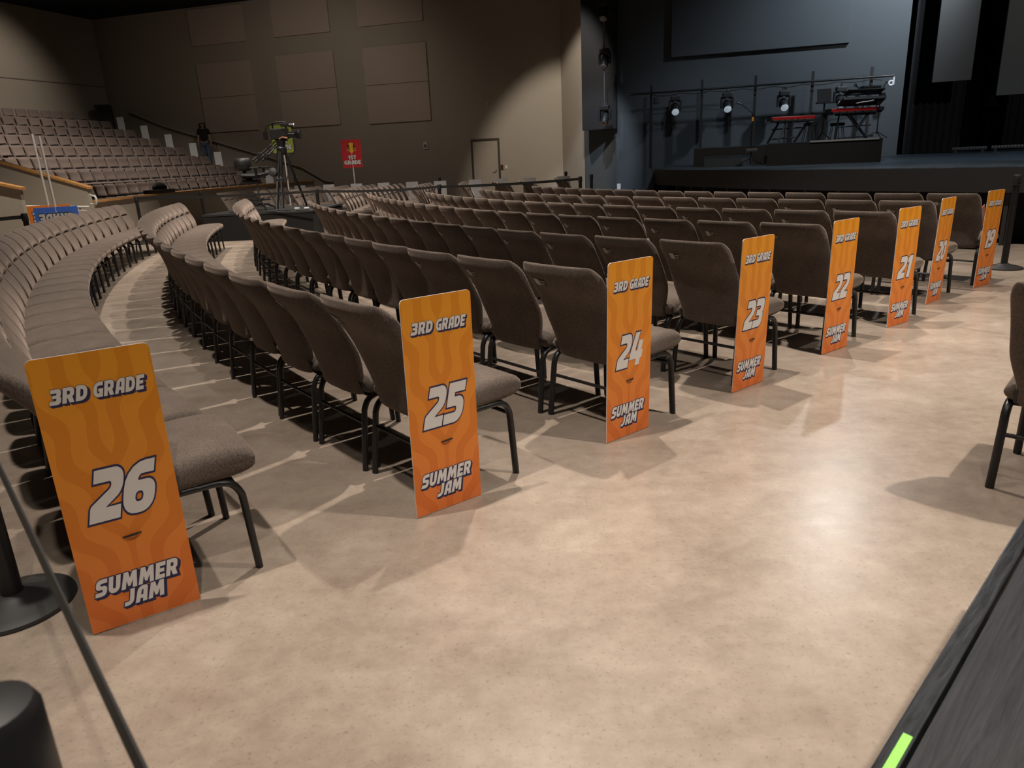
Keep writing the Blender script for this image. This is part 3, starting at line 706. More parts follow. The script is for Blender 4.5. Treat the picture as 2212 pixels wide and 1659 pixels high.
# horizontal light bar on five uprights
WB = lambda u, v, off: online(u, v, PB + WN * off, WD)
b0, b1 = WB(1355, 205, .55), WB(1931, 163, .55)
bar = thing('light_bar', 'long black pipe on five uprights along the stage wall', 'light bar')
mb = MB(); mb.tube([b0, b1], .028, 10); mb.build('pipe', BLK, bar, smooth=50)
for (u, v0, v1, zlow) in ((1407, 184, 366, .95), (1517, 172, 318, 1.02), (1633, 163, 314, 1.02), (1757, 154, 300, 1.02), (1885, 144, 300, 1.02)):
    a = WB(u, v0, .45); mb = MB(); mb.box((a.x, a.y, (a.z + zlow) / 2), (.07, .07, a.z - zlow), rz=atan2(WD.y, WD.x)); mb.box((a.x, a.y, zlow + .02), (.3, .3, .03) if u > 1500 else (.1, .1, .05), rz=atan2(WD.y, WD.x)); mb.build('upright', BLK2, bar)
mb = MB(); pts = []
for i in range(60):
    s = i / 59; q = b0.lerp(b1, .1 + .86 * s); pts.append(q + V((*WN, 0)) * .03 + V((0, 0, -.05 - .05 * abs(sin(s * 23)))))
mb.tube(pts, .012, 6); mb.build('cable', RUB, bar)
mb = MB(); q = WB(1407, 366, .45); mb.tube([(q.x, q.y, 1.0), (q.x + .02, q.y - .1, .75), (q.x + .25, q.y - .3, .35), (q.x + .6, q.y - .5, .03)], .014, 6); mb.build('power_cable', RUB, bar)
for (u, v, lab) in ((1459, 201, 'leftmost'), (1572, 194, 'second from left'), (1695, 190, 'second from right'), (1818, 181, 'rightmost')):
    p = WB(u, v, .55); moving_head(p + V((0, 0, -.02)), 1, atan2(WN.y, WN.x) - pi / 2 + .15, rad(58), '%s moving lamp under the light bar on the stage wall' % lab, 'moving lamps under the light bar')
p = WB(1418, 206, .55); mb = MB(); mb.box(p + V((0, 0, -.14)), (.13, .13, .18)); o = tag(mb.build('junction_box', BLK2, bevel=.01), 'small black box hung at the left end of the light bar', 'box')
mb = MB(); mb.tube([p + V((0, 0, .03)), p + V((0, 0, -.08))], .02, 8); mb.build('clamp', GREYM, o)
# white hook-shaped tag at the end of the bar
p = WB(1925, 176, .5); mb = MB(); ex = V((-WD.x, -WD.y, 0)); ez = V((0, 0, 1))
ring = [p + ex * (.055 * cos(rad(a)) * 1.0) + ez * (.055 * sin(rad(a)) - .04) + ex * .0 for a in range(0, 361, 24)]
mb.tube(ring, .028, 8, cap=False); mb.tube([p + ex * .055 + ez * .11, p + ex * .055 + ez * -.08], .028, 8)
tag(mb.build('end_cap_tag', WHT, smooth=50), 'white hook-shaped tag at the right end of the light bar', 'tag')
# boxes on the stage
BOXM = mat('black_riser_cloth', (.013, .0125, .012), .75)
def platform(name, u0, v0, d0, u1, v1, d1, h, depth, label, m_=BOXM, z=ZS, edge=None):
    a, b = at(u0, v0, d0).xy, at(u1, v1, d1).xy; d = (b - a).normalized(); nb = V((-d.y, d.x)); nb = nb if nb.y > 0 else -nb
    r_ = thing(name, label, 'platform', (a.x, a.y, z), atan2(d.y, d.x)); L_ = (b - a).length
    mb = MB(); mb.box((L_ / 2, depth / 2, h / 2 - .012), (L_, depth, h - .024)); mb.build('body', m_, r_)
    mb = MB(); mb.box((L_ / 2, depth / 2, h - .011), (L_ + .01, depth + .01, .022)); mb.build('top', STAGEP, r_)
    if edge:
        mb = MB(); mb.box(((edge[0] + edge[1]) / 2 * L_, -.012, h - .006), ((edge[1] - edge[0]) * L_, .02, .030)); mb.build('edge_strip', mat('aluminium_edge', (.75, .78, .8), .3, .6), r_)['label'] = 'bright aluminium edge'
    return r_, a, d, nb, L_
R2 = platform('stage_riser', 1656, 357, 15.3, 1902, 350, 14.4, .44, 5.2, 'long black riser on stage under the keyboards with a bright front edge', edge=(.38, .97))
R1 = platform('stage_riser', 1498, 359, 17.4, 1650, 357, 16.70, .42, 2.4, 'black riser on stage left of the keyboard riser')
WG = platform('stage_step', 1521, 359, 16.6, 1602, 358, 16.05, .22, .4, 'low dark step in front of the left stage riser', m_=BLUE)
ZR = ZS + .44
def ruler(u, v, d): return at(u, v, d)
def keyboard(pl, pr, label, tilt=0):
    a, b = V(pl), V(pr); d = (b - a).xy.normalized(); L_ = (b - a).length
    t_ = thing('stage_keyboard', label, 'keyboard', ((a.x + b.x) / 2, (a.y + b.y) / 2, (a.z + b.z) / 2), atan2(d.y, d.x), 'red keyboards on stage')
    redm = mat('red_keyboard_shell', (.42, .012, .010), .35)
    mb = MB(); mb.box((0, 0, 0), (L_, .30, .075)); bd = mb.build('body', redm, t_, bevel=.01)
    mb = MB(); mb.box((0, -.07, -.055), (L_ * .96, .20, .05)); mb.build('base_pan', BLK2, t_, bevel=.01)
    mb = MB(); mb.box((0, .10, .041), (L_ * .9, .13, .012)); mb.build('white_keys', mat('ivory_keys', (.7, .68, .62), .3), t_)
    for s in (-1, 1):
        mb = MB(); mb.box((s * (L_ / 2 + .012), .02, 0), (.03, .31, .085)); mb.build('end_cheek', BLK2, t_, bevel=.008)
    for k_ in range(5):
        mb = MB(); mb.tube([(L_ * (-.35 + .15 * k_), -.14, -.02), (L_ * (-.35 + .15 * k_), -.19, -.03), (L_ * (-.35 + .15 * k_) + .03, -.20, -.14)], .007, 6); mb.build('plug_cable', RUB, t_)
    return t_
ka, kb_ = at(1664, 259, 18.4), at(1756, 244, 18.4)
keyboard(ka, (kb_.x, kb_.y, ka.z + .03), 'red keyboard on a black frame stand at the left of the riser')
kc, kd = at(1791, 240, 18.2), at(1901, 236, 18.2)
keyboard(kc, (kd.x, kd.y, kc.z), 'red keyboard on a crossed stand at the right of the riser')
def stand(name, label, legs, loc):
    t_ = thing(name, label, 'stand', loc)
    for (p, q, r_) in legs:
        mb = MB(); mb.tube([p, q], r_, 8); mb.build('leg' if abs(p[2] - q[2]) > .2 else 'crossbar', BLK, t_, smooth=50)
    return t_
kz = (ka.z + kb_.z) / 2 - .12 - ZR; mx = (ka + kb_) / 2; hw = .38
stand('keyboard_stand', 'black frame stand under the left red keyboard', [((-hw - .1, .2, 0), (-hw + .08, 0, kz), .028), ((hw - .2, .2, 0), (hw + .02, 0, kz), .028), ((-hw + .18, -.15, 0), (-hw + .2, -.1, kz), .016), ((-hw + .02, -.2, 0), (-hw + .18, -.12, kz * .8), .016),
      ((-hw - .04, .1, .32), (hw - .08, .1, .34), .016), ((-hw - .08, .15, .1), (hw - .16, .15, .12), .016), ((-hw, 0, kz), (hw, 0, kz), .02)], (mx.x, mx.y, ZR))
my = (kc + kd) / 2; kz2 = kc.z - .1 - ZR
stand('keyboard_stand', 'black crossed stand under the right red keyboard', [((-.12, -.1, 0), (.30, -.1, kz2), .022), ((.32, -.1, 0), (-.22, -.1, kz2), .022), ((-.02, .1, 0), (.36, .1, kz2), .022), ((.42, .1, 0), (-.05, .1, kz2), .022),
      ((-.35, 0, .30), (.42, 0, .32), .014), ((-.4, -.1, .05), (.45, -.1, .07), .016), ((-.45, 0, kz2), (.5, 0, kz2), .022), ((-.38, .05, 0), (-.34, .05, kz2), .02)], (my.x, my.y, ZR))
# synth on the upper tier, paper sheets and laptop
u0_, u1_ = at(1830, 221, 18.0), at(1893, 216, 18.0)
t_ = thing('synthesizer', 'black synthesizer tilted on the upper tier above the right keyboard', 'keyboard', tuple((u0_ + u1_) / 2), 0)
mb = MB(); mb.box((0, 0, 0), (1.0, .32, .07), rx=rad(-25)); mb.build('body', BLK2, t_, bevel=.012)
mb = MB(); mb.box((.02, -.03, .20), (.85, .30, .03), rx=rad(-20)); mb.box((.2, .05, .30), (.42, .2, .05)); mb.build('upper_deck', BLK2, t_, bevel=.01)
for s in (-.32, .1, .42):
    mb = MB(); mb.tube([(s, .05, -.02), (s - .05, .12, -.24)], .014, 6); mb.build('support', BLK, t_)
for (u, v, w_) in ((1859, 221, .20), (1878, 218, .18)):
    p = at(u, v, 17.75) - t_.location; mb = MB(); mb.box(p, (w_, .05, .022), ry=rad(-8)); mb.build('white_strip', WHT, t_, bevel=.004)
p = at(1847, 203, 17.9); mb = MB(); mb.box(p, (.20, .14, .014)); o = tag(mb.build('tablet', GREYM, bevel=.003), 'pale tablet lying above the synthesizer', 'tablet')
# music stands, stools, mics
p = at(1775, 300, 18.7); tz = at(1772, 192, 18.7).z - ZR; bz = at(1772, 221, 18.7).z - ZR
t_ = thing('music_stand', 'black music stand with a square desk between the two keyboards', 'music stand', (p.x, p.y, ZR))
mb = MB(); mb.box((-.03, -.02, (tz + bz) / 2), (.34, .02, tz - bz), rx=rad(-8)); mb.build('desk', BLK2, t_, bevel=.008)
mb = MB(); mb.box((.02, -.04, bz - .02), (.46, .12, .03)); mb.build('ledge', BLK2, t_)
mb = MB(); mb.box((-.02, 0, bz - .24), (.56, .26, .04)); mb.build('shelf', BLK2, t_, bevel=.01)
mb = MB(); mb.tube([(0, 0, .15), (0, 0, bz)], .022, 8); mb.build('pole', BLK, t_)
for a in (90, 210, 330):
    mb = MB(); mb.tube([(0, 0, .22), (.22 * cos(rad(a)), .22 * sin(rad(a)), .012)], .012, 6); mb.build('leg', BLK, t_)
for (u, lab) in ((1751, 'left stool behind the riser edge near the left keyboard'), (1808, 'right stool beside the crossed keyboard stand')):
    p = at(u, 280, 18.5); z = at(u, 265, 18.5).z - ZR
    t_ = thing('bar_stool', 'dark round ' + lab, 'stool', (p.x, p.y, ZR), 0, 'dark stools on the riser')
    mb = MB(); mb.lathe([(.12, z - .075), (.165, z - .07), (.17, z - .01), (.15, z), (.001, z)], 24); mb.build('seat', BLK2, t_, smooth=40)
    for a in range(20, 380, 60):
        mb = MB(); mb.tube([(.13 * cos(rad(a)), .13 * sin(rad(a)), z - .07), (.20 * cos(rad(a)), .20 * sin(rad(a)), 0)], .009, 6); mb.build('leg', BLK, t_)
def mic_stand(p, z0, h, boom, label):
    t_ = thing('microphone_stand', label, 'microphone stand', (p[0], p[1], z0))
    mb = MB(); mb.tube([(0, 0, .10), (0, 0, h * .84)], .013, 8); mb.build('pole', BLK, t_)
    for a in (20, 140, 260):
        mb = MB(); mb.tube([(0, 0, .16), (.33 * cos(rad(a)), .33 * sin(rad(a)), .012)], .009, 6); mb.build('leg', BLK, t_)
    mb = MB(); mb.tube([(-boom * .35, 0, h * .72), (0, 0, h * .84), (boom, 0, h)], .009, 6); bm_ = mb.build('boom', BLK, t_)
    mb = MB(); mb.tube([(boom * 1.0, 0, h), (boom * 1.28, 0, h + .02)], [.014, .026], 10); mb.build('microphone', GREYM, t_)
    mb = MB(); mb.lathe([(.018, h * .84 - .03), (.024, h * .84), (.018, h * .84 + .03)], 10); mb.build('clutch', BLK2, t_)
    return t_
p = at(1621, 355, 15.9); hz = at(1606, 224, 15.9).z - ZS
mt_ = mic_stand(p, ZS, hz, -.26, 'tall boom microphone stand in front of the left riser')
mb = MB(); mb.lathe([(.016, hz * .72), (.019, hz * .72 + .01), (.019, hz * .72 + .07), (.016, hz * .72 + .08)], 10); mb.build('tape_band', mat('orange_tape', (.75, .32, .03), .5), mt_)['label'] = 'orange tape band'
mb = MB(); mb.box((0, -.02, .32), (.24, .07, .06)); mb.build('clip_box', GREYM, mt_, bevel=.01)
p = at(1893, 296, 18.0); hz = at(1893, 180, 18.0).z - ZR
mt_ = mic_stand(p, ZR, hz, .10, 'black microphone stand at the right end of the right keyboard')
for k_ in range(3):
    mb = MB(); mb.box((.03 * (-1) ** k_, -.02, hz * (.55 + .12 * k_)), (.12, .09, .08)); mb.build('clamp', BLK2, mt_, bevel=.01)
p0, p1 = at(1846, 182, 17.9), at(1857, 193, 17.9); mb = MB(); mb.tube([p0, p0.lerp(p1, .35)], [.034, .024], 12); mb.tube([p0.lerp(p1, .35), p1], [.018, .014], 8)
ms_ = thing('microphone', 'silver microphone on a thin boom above the synthesizer', 'microphone', tuple(p0)); o = link('body', mb.mesh('body', CHROME, smooth=50), ms_, tuple(-p0))
mb = MB(); mb.tube([p1, at(1880, 212, 18.0), at(1891, 225, 18.0)], .008, 6); link('boom', mb.mesh('boom', BLK), ms_, tuple(-p0))
p = at(1712, 277, 18.3); mb = MB(); mb.lathe([(.05, -.01), (.07, 0), (.06, .015), (.02, .02)], 16, (0, 0, 0)); o = tag(mb.build('sustain_pedal', GREYM, smooth=50, loc=p), 'small silver pedal box on the frame of the left keyboard stand', 'pedal')
# curtain and hanging flats at the right of the stage
DRAPE = mat('black_drape', (.005, .005, .0065), .95)
def drape(a, b, z0, z1, folds, label, amp=.07):
    mb = MB(); n = folds * 6; d = (b - a); L_ = d.length; d = d.normalized(); nb = V((-d.y, d.x)); vs = []
    for i in range(n + 1):
        s = i / n; p = a + (b - a) * s + nb * amp * sin(s * folds * 2 * pi); vs += [(*p, z0), (*p, z1)]
    for i in range(n + 1):
        s = i / n; p = a + (b - a) * s + nb * (amp * sin(s * folds * 2 * pi) + .012); vs += [(*p, z0), (*p, z1)]
    k = 2 * (n + 1)
    f = [(2 * i, 2 * i + 2, 2 * i + 3, 2 * i + 1) for i in range(n)] + [(k + 2 * i + 1, k + 2 * i + 3, k + 2 * i + 2, k + 2 * i) for i in range(n)] + [(0, 1, k + 1, k), (2 * n, k + 2 * n, k + 2 * n + 1, 2 * n + 1)]
    mb.add(vs, f); return tag(mb.build('stage_curtain', DRAPE, smooth=True), label, 'curtain', 'black stage curtains')
drape(PB + V((.02, -.25)), PB + V((1.35, -.62)), ZS + .01, ZC - .02, 8, 'black stage curtain right of the slate wall')
drape(at(2012, 300, 22.6).xy, at(2110, 300, 22.4).xy, ZS + .01, ZC - .02, 7, 'black stage curtain behind the left hanging flat')
drape(at(2150, 300, 21.4).xy, at(2300, 300, 20.5).xy, ZS + .01, ZC - .02, 9, 'black stage curtain behind the right hanging flat')
FLAT = mat('grey_flat', (.040, .043, .045), .6)
def flat(bl, br, d, dd, label):
    a, b = at(*bl, d), at(*br, dd); z0 = (a.z + b.z) / 2; t0 = V((.03, .08))
    mb = MB(); mb.hexa([(*a.xy, z0), (*b.xy, z0), (*(b.xy + t0), z0), (*(a.xy + t0), z0), (*a.xy, ZC - .02), (*b.xy, ZC - .02), (*(b.xy + t0), ZC - .02), (*(a.xy + t0), ZC - .02)])
    return tag(mb.build('hanging_flat', FLAT, bevel=.006), label, 'panel', 'hanging flats right of the stage')
flat((2013, 181), (2098, 170), 19.4, 19.1, 'grey hanging flat right of the stage, left of the dark lamp gap')
flat((2151, 210), (2290, 194), 18.2, 17.6, 'grey hanging flat at the far right, cut by the picture edge')
for i, (u, v) in enumerate(((2143, 22), (2124, 137), (2118, 238))):
    p = at(u, v, 20.2); q = at(2130, 300, 20.45); moving_head((q.x, q.y - .03, p.z + .3), 1, -.5, rad(78), '%s dark lamp in the gap between the hanging flats' % ('topmost', 'middle', 'lowest')[i], 'lamps between the hanging flats', LENSW)
p = at(2130, 300, 20.45); mb = MB(); mb.tube([(p.x, p.y, ZS), (p.x, p.y, ZC)], .028, 8); tag(mb.build('lighting_pipe', BLK, smooth=50), 'black vertical pipe between the hanging flats', 'pipe')
for (u0, v0, u1, v1) in ((2056, 326, 2132, 322), (2140, 322, 2225, 317)):
    a, b = at(u0, v0, 18.6), at(u1, v1, 18.2); d = (b - a).xy; t_ = thing('floor_light_bar', 'long black LED bar on the stage floor, %s one' % ('left' if u0 < 2100 else 'right'), 'light bar', (a.x, a.y, ZS), atan2(d.y, d.x), 'light bars on the stage floor')
    mb = MB(); mb.box((d.length / 2, 0, .11), (d.length, .10, .08)); mb.build('housing', BLK2, t_, bevel=.01)
    mb = MB()
    for k_ in range(12): mb.tube([(d.length * (k_ + .5) / 12, -.052, .125), (d.length * (k_ + .5) / 12, -.056, .125)], .022, 8)
    mb.build('lens_strip', GREYM, t_)
    for s in (.12, .88): mb = MB(); mb.box((d.length * s, 0, .035), (.06, .16, .07)); mb.build('foot', BLK2, t_)
# ------------------------------------------------------------------ belt barrier posts
def lathe_me(name, prof, m_, n=32): return MB().lathe(prof, n).mesh(name, m_, smooth=40)
ST_BASE = lathe_me('base', [(.185, 0), (.188, .008), (.185, .016), (.15, .028), (.09, .040), (.060, .052), (.045, .056), (.036, .058)], mat('black_cast_base', (.028, .028, .028), .42), 48)
ST_POST = lathe_me('post', [(.034, .05), (.034, .90)], BLK, 24)
ST_HEAD = lathe_me('head', [(.036, .895), (.041, .90), (.041, .985), (.036, .996), (.02, 1.0)], BLK2, 24)
BELT = mat('black_webbing', (.014, .013, .013), .75)
def stanchion(x, y, label, to=(), h=1.0):
    t_ = thing('stanchion', label, 'stanchion', (x, y, 0), 0, 'belt barrier posts')
    link('base', ST_BASE, t_); link('post', ST_POST, t_); hd = link('head', ST_HEAD, t_)
    mb = MB(); mb.box((0, -.043, .95), (.03, .014, .06)); mb.build('belt_clip', BLK2, hd)
    for (tx, ty, sag) in to:
        d = V((tx - x, ty - y)); L_ = d.length; d.normalize(); s = V((-d.y, d.x)) * .0012; mb = MB(); n = 16; vs = []
        for i in range(n + 1):
            f_ = i / n; q = d * (.04 + (L_ - .08) * f_); z = .95 - sag * 4 * f_ * (1 - f_)
            vs += [(*(q - s), z - .024), (*(q + s), z - .024), (*(q + s), z + .024), (*(q - s), z + .024)]
        fs = []
        for i in range(n):
            for j in range(4): a0 = i * 4 + j; a1 = i * 4 + (j + 1) % 4; fs.append((a0, a1, a1 + 4, a0 + 4))
        mb.add(vs, fs); mb.build('belt', BELT, t_)
    return t_
P1, P2, P3, P4, P5 = (-7.75, 15.85), (-7.2, 17.88), (-3.72, 15.0), (-1.2, 14.15), (1.55, 14.96)
stanchion(*P1, 'black stanchion behind the far end of the placard twenty-six row', [(*P2, .0), (*P3, .02)])
stanchion(*P2, 'black stanchion standing in front of the low curved wall, left of the camera platform')
stanchion(*P3, 'black stanchion at the right front corner of the camera platform', [(*P4, .03)])
stanchion(*P4, 'black stanchion among the chairs below the wall door', [(*P5, .02)])
stanchion(*P5, 'black stanchion at the right end of the belt line, below the beige wall corner')
stanchion(1.92, 16.2, 'beltless black stanchion beside the belt line end, in front of the dark wall')
stanchion(-1.72, 20.6, 'beltless black stanchion far back below the wall alarm box')
stanchion(1.72, 20.3, 'beltless black stanchion behind the last white-backed placard by the stage')
stanchion(5.50, 7.95, 'black stanchion at the right edge beyond orange placard nineteen')
stanchion(-6.45, 10.05, 'black stanchion behind the left row, its belt running out of view to the left', [(-8.2, 8.0, .01)])
NB = (-.30, .455)
stanchion(-1.765, 2.20, 'nearest full black stanchion beside orange placard twenty-six, its belt running past the camera', [(.03, .06, .0)])
stanchion(-.452, .498, 'blurred black stanchion head in the bottom left corner close to the camera')
# ------------------------------------------------------------------ near platform at the lower right
ZP = .6
a, b = onz(1879, 1659, ZP).xy, onz(2212, 1114, ZP).xy; d = (b - a).normalized(); nb = V((d.y, -d.x))
a2, b2 = a - d * 1.2, a + d * 1.6
PLY = mat('black_stained_plywood', (.02, .02, .022), .42); t = NT(PLY); co = t.coord()
gr = t.noise(7, 7, .7, t.mapping(co, (.5, 9, 1)), 1.6); g2 = t.noise(2, 3, .5, co)
vo = t.new('ShaderNodeTexVoronoi'); vo.inputs['Scale'].default_value = 3.3; t.L(t.mapping(co, (.8, 1.2, 1)), vo.inputs['Vector'])
kn = t.math('LESS_THAN', vo.outputs['Distance'], .022)
t.base(t.mix(kn, t.ramp(gr, [(.3, (.006, .0065, .008)), (.7, (.026, .028, .034))]), (.004, .004, .004))); t.bump(gr, .35, .004)
t.L(t.math('ADD', t.math('MULTIPLY', gr, .3), .30), t.b.inputs['Roughness'])
ang = atan2(d.y, d.x); L_ = (b2 - a2).length
pf = thing('control_platform', 'black plywood platform edge in the lower right corner', 'platform', (a2.x, a2.y, 0), ang)
wd = abs((onz(1943, 1659, ZP).xy - a).dot(nb)); wd = .029
mb = MB(); mb.box((L_ / 2, -(.005 + wd + .75), ZP - .022), (L_, 1.5, .03)); mb.build('deck', PLY, pf)
TRM = mat('black_painted_trim', (.017, .018, .021), .36); t = NT(TRM); n = t.noise(18, 5, .7, t.mapping(t.coord(), (.6, 5, 1)), .8); t.base(t.ramp(n, [(.35, (.010, .011, .013)), (.75, (.035, .038, .045))])); t.bump(n, .3, .003)
mb = MB(); mb.box((L_ / 2, -wd / 2, ZP - .045), (L_, wd, .09)); mb.build('edge_trim', TRM, pf, bevel=.003)
mb = MB(); mb.box((L_ / 2, -.025, (ZP - .09) / 2), (L_, .025, ZP - .09)); mb.build('side_panel', BLACKW, pf)
tp = [onz(*q, ZP) for q in ((1950, 1584), (1906, 1659))]
s0 = (tp[0].xy - a2).dot(d); mb = MB(); mb.box((s0 - .10, -wd * .66, ZP + .0010), (.20, .0125, .0014)); tag(mb.build('spike_tape', mat('fluorescent_green_tape', (.30, .86, .13), .6)), 'bright green tape strip on the black platform edge', 'tape')
o = bpy.data.objects['spike_tape']; o.location = (a2.x, a2.y, 0); o.rotation_euler = (0, 0, ang)
# ------------------------------------------------------------------ camera platform with camera and chair
c0, c1 = onz(447, 523, 0).xy, onz(686, 512, 0).xy; c1 = V((-3.98, 15.45)); c0 = V((-6.32, 15.60)); d = (c1 - c0).normalized(); ang = atan2(d.y, d.x); HP = .56
cpf = thing('camera_platform', 'low black platform carrying the video camera and the work chair', 'platform', (c0.x, c0.y, 0), ang); L_ = (c1 - c0).length
CLOTH = mat('black_skirt_cloth', (.0045, .005, .0055), .85)
mb = MB(); mb.box((L_ / 2, 1.15, (HP - .05) / 2), (L_, 2.3, HP - .05)); mb.build('skirt', CLOTH, cpf)
mb = MB(); mb.box((L_ / 2, 1.15, HP - .02), (L_ + .02, 2.32, .04)); mb.build('deck', mat('grey_black_deck', (.03, .032, .034), .4), cpf)
mb = MB(); mb.box((-.35, .5, .09), (.62, .9, .18)); tag(mb.build('platform_step', CLOTH, bevel=.01), 'low black step against the left side of the camera platform', 'step'); o = bpy.data.objects['platform_step']; o.location = (c0.x, c0.y, 0); o.rotation_euler = (0, 0, ang)
DZ = 16.3
def P(u, v, dd=DZ): return at(u, v, dd)
tc = P(606, 303); foot = P(605, 447, 16.2)
tri = thing('camera_tripod', 'black studio tripod with pan handles on the platform', 'tripod', (tc.x, tc.y, HP))
th_ = tc.z - HP
def T(u, v, dd=DZ): q = P(u, v, dd); return V((q.x - tc.x, q.y - tc.y, q.z - HP))
for (u, v, dd, r_, m_) in ((598, 447, 15.95, .03, BLK), (611, 447, 16.0, .03, BLK), (664, 449, 17.0, .022, GREYM)):
    q = T(u, v, dd); q.z = .01; top = V((0, 0, th_ - .16)); e = V((q.x, q.y, 0)).normalized()
    l_ = MB(); l_.tube([top + e * .06, top.lerp(q, .5) + e * .04, q], [.03, .028, r_], 8); lo = l_.build('leg', m_ if m_ is BLK else BLK, tri, smooth=50)
    l_ = MB(); l_.tube([top.lerp(q, .45) + e * .07, q + e * .02], .014, 6); l_.build('leg_tube', GREYM, lo)
    l_ = MB(); l_.box(top.lerp(q, .52) + e * .03, (.09, .09, .10)); l_.build('leg_lock', BLK2, lo, bevel=.015)
    l_ = MB(); l_.lathe([(.05, 0), (.05, .02), (.02, .04)], 12, (q.x, q.y, -.005)); l_.build('foot', RUB, lo)
mb = MB(); mb.lathe([(.05, th_ - .30), (.10, th_ - .24), (.11, th_ - .16), (.08, th_ - .12), (.10, th_ - .02), (.10, th_)], 20); mb.build('fluid_head', BLK2, tri, smooth=40)
mb = MB(); a = V((-.02, 0, th_ - .35)); q = T(590, 372, 16.1); mb.lathe([(.02, -.05), (.085, -.04), (.095, 0), (.085, .04), (.02, .05)], 20, (q.x, q.y, q.z), R=M.Rotation(rad(75), 3, 'X')); mb.build('cable_drum', BLK2, tri, smooth=40)
for (u0, v0, u1, v1) in ((594, 306, 546, 347), (597, 312, 552, 350), (598, 316, 567, 347)):
    p0, p1 = T(u0, v0), T(u1, v1, 16.0); mb = MB(); mb.tube([p0, p1], .014, 8); h_ = mb.build('pan_handle', BLK, tri, smooth=50)
    mb = MB(); mb.tube([p0.lerp(p1, .78), p1], .026, 8); mb.build('grip', RUB, h_)
p = T(575, 336, 16.0); mb = MB(); mb.box(p, (.09, .07, .10), ry=rad(35)); mb.box(p + V((-.15, 0, .02)), (.07, .06, .10), ry=rad(35)); mb.build('zoom_control', BLK2, tri, bevel=.012)
for k_ in range(3):
    mb = MB(); pts = [T(600 + 8 * k_, 318), T(596 + 14 * k_, 360), T(600 + 10 * k_, 400), T(606 + 14 * k_, 444, 16.2)]; mb.tube(arc_pts(pts, 5), .009, 6); mb.build('cable', RUB, tri)
mb = MB(); pts = [T(634, 302), T(637, 318), T(634, 330), T(626, 336), T(616, 334)]; mb.tube(arc_pts(pts, 5), .012, 6); mb.build('cable', RUB, tri)
vc = thing('video_camera', 'black broadcast video camera mounted on the tripod', 'video camera', (tc.x, tc.y, tc.z))
def Q(u, v, dd=DZ): q = P(u, v, dd); return q - tc
bx0, bx1 = Q(587, 303), Q(622, 284); Lb = bx1.x - bx0.x; Hb = (bx1.z - bx0.z) * 1.35
mb = MB(); mb.box(((bx0.x + bx1.x) / 2, 0, .02 + Hb / 2), (Lb, .17, Hb)); mb.build('body', BLK2, vc, bevel=.02)
mb = MB(); mb.box((.02, 0, .0), (.24, .12, .05)); mb.build('mount_plate', BLK, vc, bevel=.01)
mb = MB(); zt = .02 + Hb; mb.tube(arc_pts([(bx0.x + .05, 0, zt), (bx0.x + .07, 0, zt + .10), (bx0.x + .2, 0, zt + .13), (bx1.x - .05, 0, zt + .11), (bx1.x - .03, 0, zt)], 5), .018, 8); mb.build('carry_handle', BLK, vc)
mb = MB(); mb.tube([(bx1.x - .02, 0, .10), (bx1.x + .14, 0, .10)], .062, 16); mb.tube([(bx1.x + .14, 0, .10), (bx1.x + .20, 0, .10), (bx1.x + .26, 0, .10)], [.062, .085, .105], 16); mb.build('lens', BLK, vc, smooth=40)
mb = MB(); mb.tube([(bx1.x + .05, -.07, zt + .05), (bx1.x + .16, -.07, zt + .04)], [.035, .045], 12); mb.box((bx1.x - .04, -.06, zt + .06), (.16, .08, .07)); mb.build('viewfinder', BLK2, vc, bevel=.01)
mb = MB(); mb.tube([(bx1.x + .15, -.07, zt + .045), (bx1.x + .17, -.07, zt + .045)], .038, 12); mb.build('front_glint_ring', CHROME, vc)
mb = MB(); a = bx0.x; mb.tube([(a + .12, -.02, zt + .12), (a - .06, -.04, zt + .06), (a - .10, -.06, zt - .06), (a - .09, -.06, .03), (a + .02, -.03, .02)], .014, 6); mb.box((a - .10, -.06, zt - .14), (.06, .14, .16)); mb.build('monitor_bracket', BLK, vc)
mb = MB(); mb.tube([(.0, -.10, .02), (.08, -.11, .055), (.18, -.10, .03)], .016, 8); mb.build('hand_strap', mat('tan_leather', (.30, .13, .06), .5), vc)['label'] = 'tan leather strap'
for k_ in range(2): mb = MB(); mb.box((.10, -.087, .10 + .05 * k_), (.09 - .03 * k_, .004, .012)); mb.build('marking', GREYM, vc)
# work chair
sc_ = P(548, 384, 16.5); sb = P(563, 440, 16.5)
dc = thing('drafting_chair', 'black high work chair with armrest on the camera platform', 'chair', (sb.x, sb.y, HP))
def Cc(u, v, dd=16.5): q = P(u, v, dd); return V((q.x - sb.x, q.y - sb.y, q.z - HP))
s_ = Cc(549, 380)
mb = MB(); L = []
for (x, k) in [(-.26, .3), (-.25, .7), (-.2, 1), (.05, 1), (.2, .9), (.27, .6), (.29, .25)]:
    L.append([(s_.x + x, .23 * (1 - .15 * (1 - k)) * cos(2 * pi * j / 16), s_.z + .055 * k * sin(2 * pi * j / 16) + .03 * (x / .27) ** 2) for j in range(16)])
mb.loops(L).build('seat', BLK2, dc, smooth=True)
b_ = Cc(524, 355); mb = MB(); L = []
for (z, k) in [(-.15, .3), (-.13, .75), (-.05, 1), (.06, 1), (.12, .7), (.14, .3)]:
    L.append([(b_.x + .19 * (1 - .3 * (1 - k)) * cos(2 * pi * j / 16), -.05 + .09 * k * sin(2 * pi * j / 16) + .05 * cos(2 * pi * j / 16) ** 2, b_.z + .95 * z) for j in range(16)])
mb.loops(L).build('backrest', BLK2, dc, smooth=True)
mb = MB(); mb.tube([(b_.x + .03, 0, b_.z - .10), (s_.x - .22, 0, s_.z - .02), (s_.x - .05, 0, s_.z - .08)], .045, 8, ry=.02); mb.build('back_post', BLK, dc)
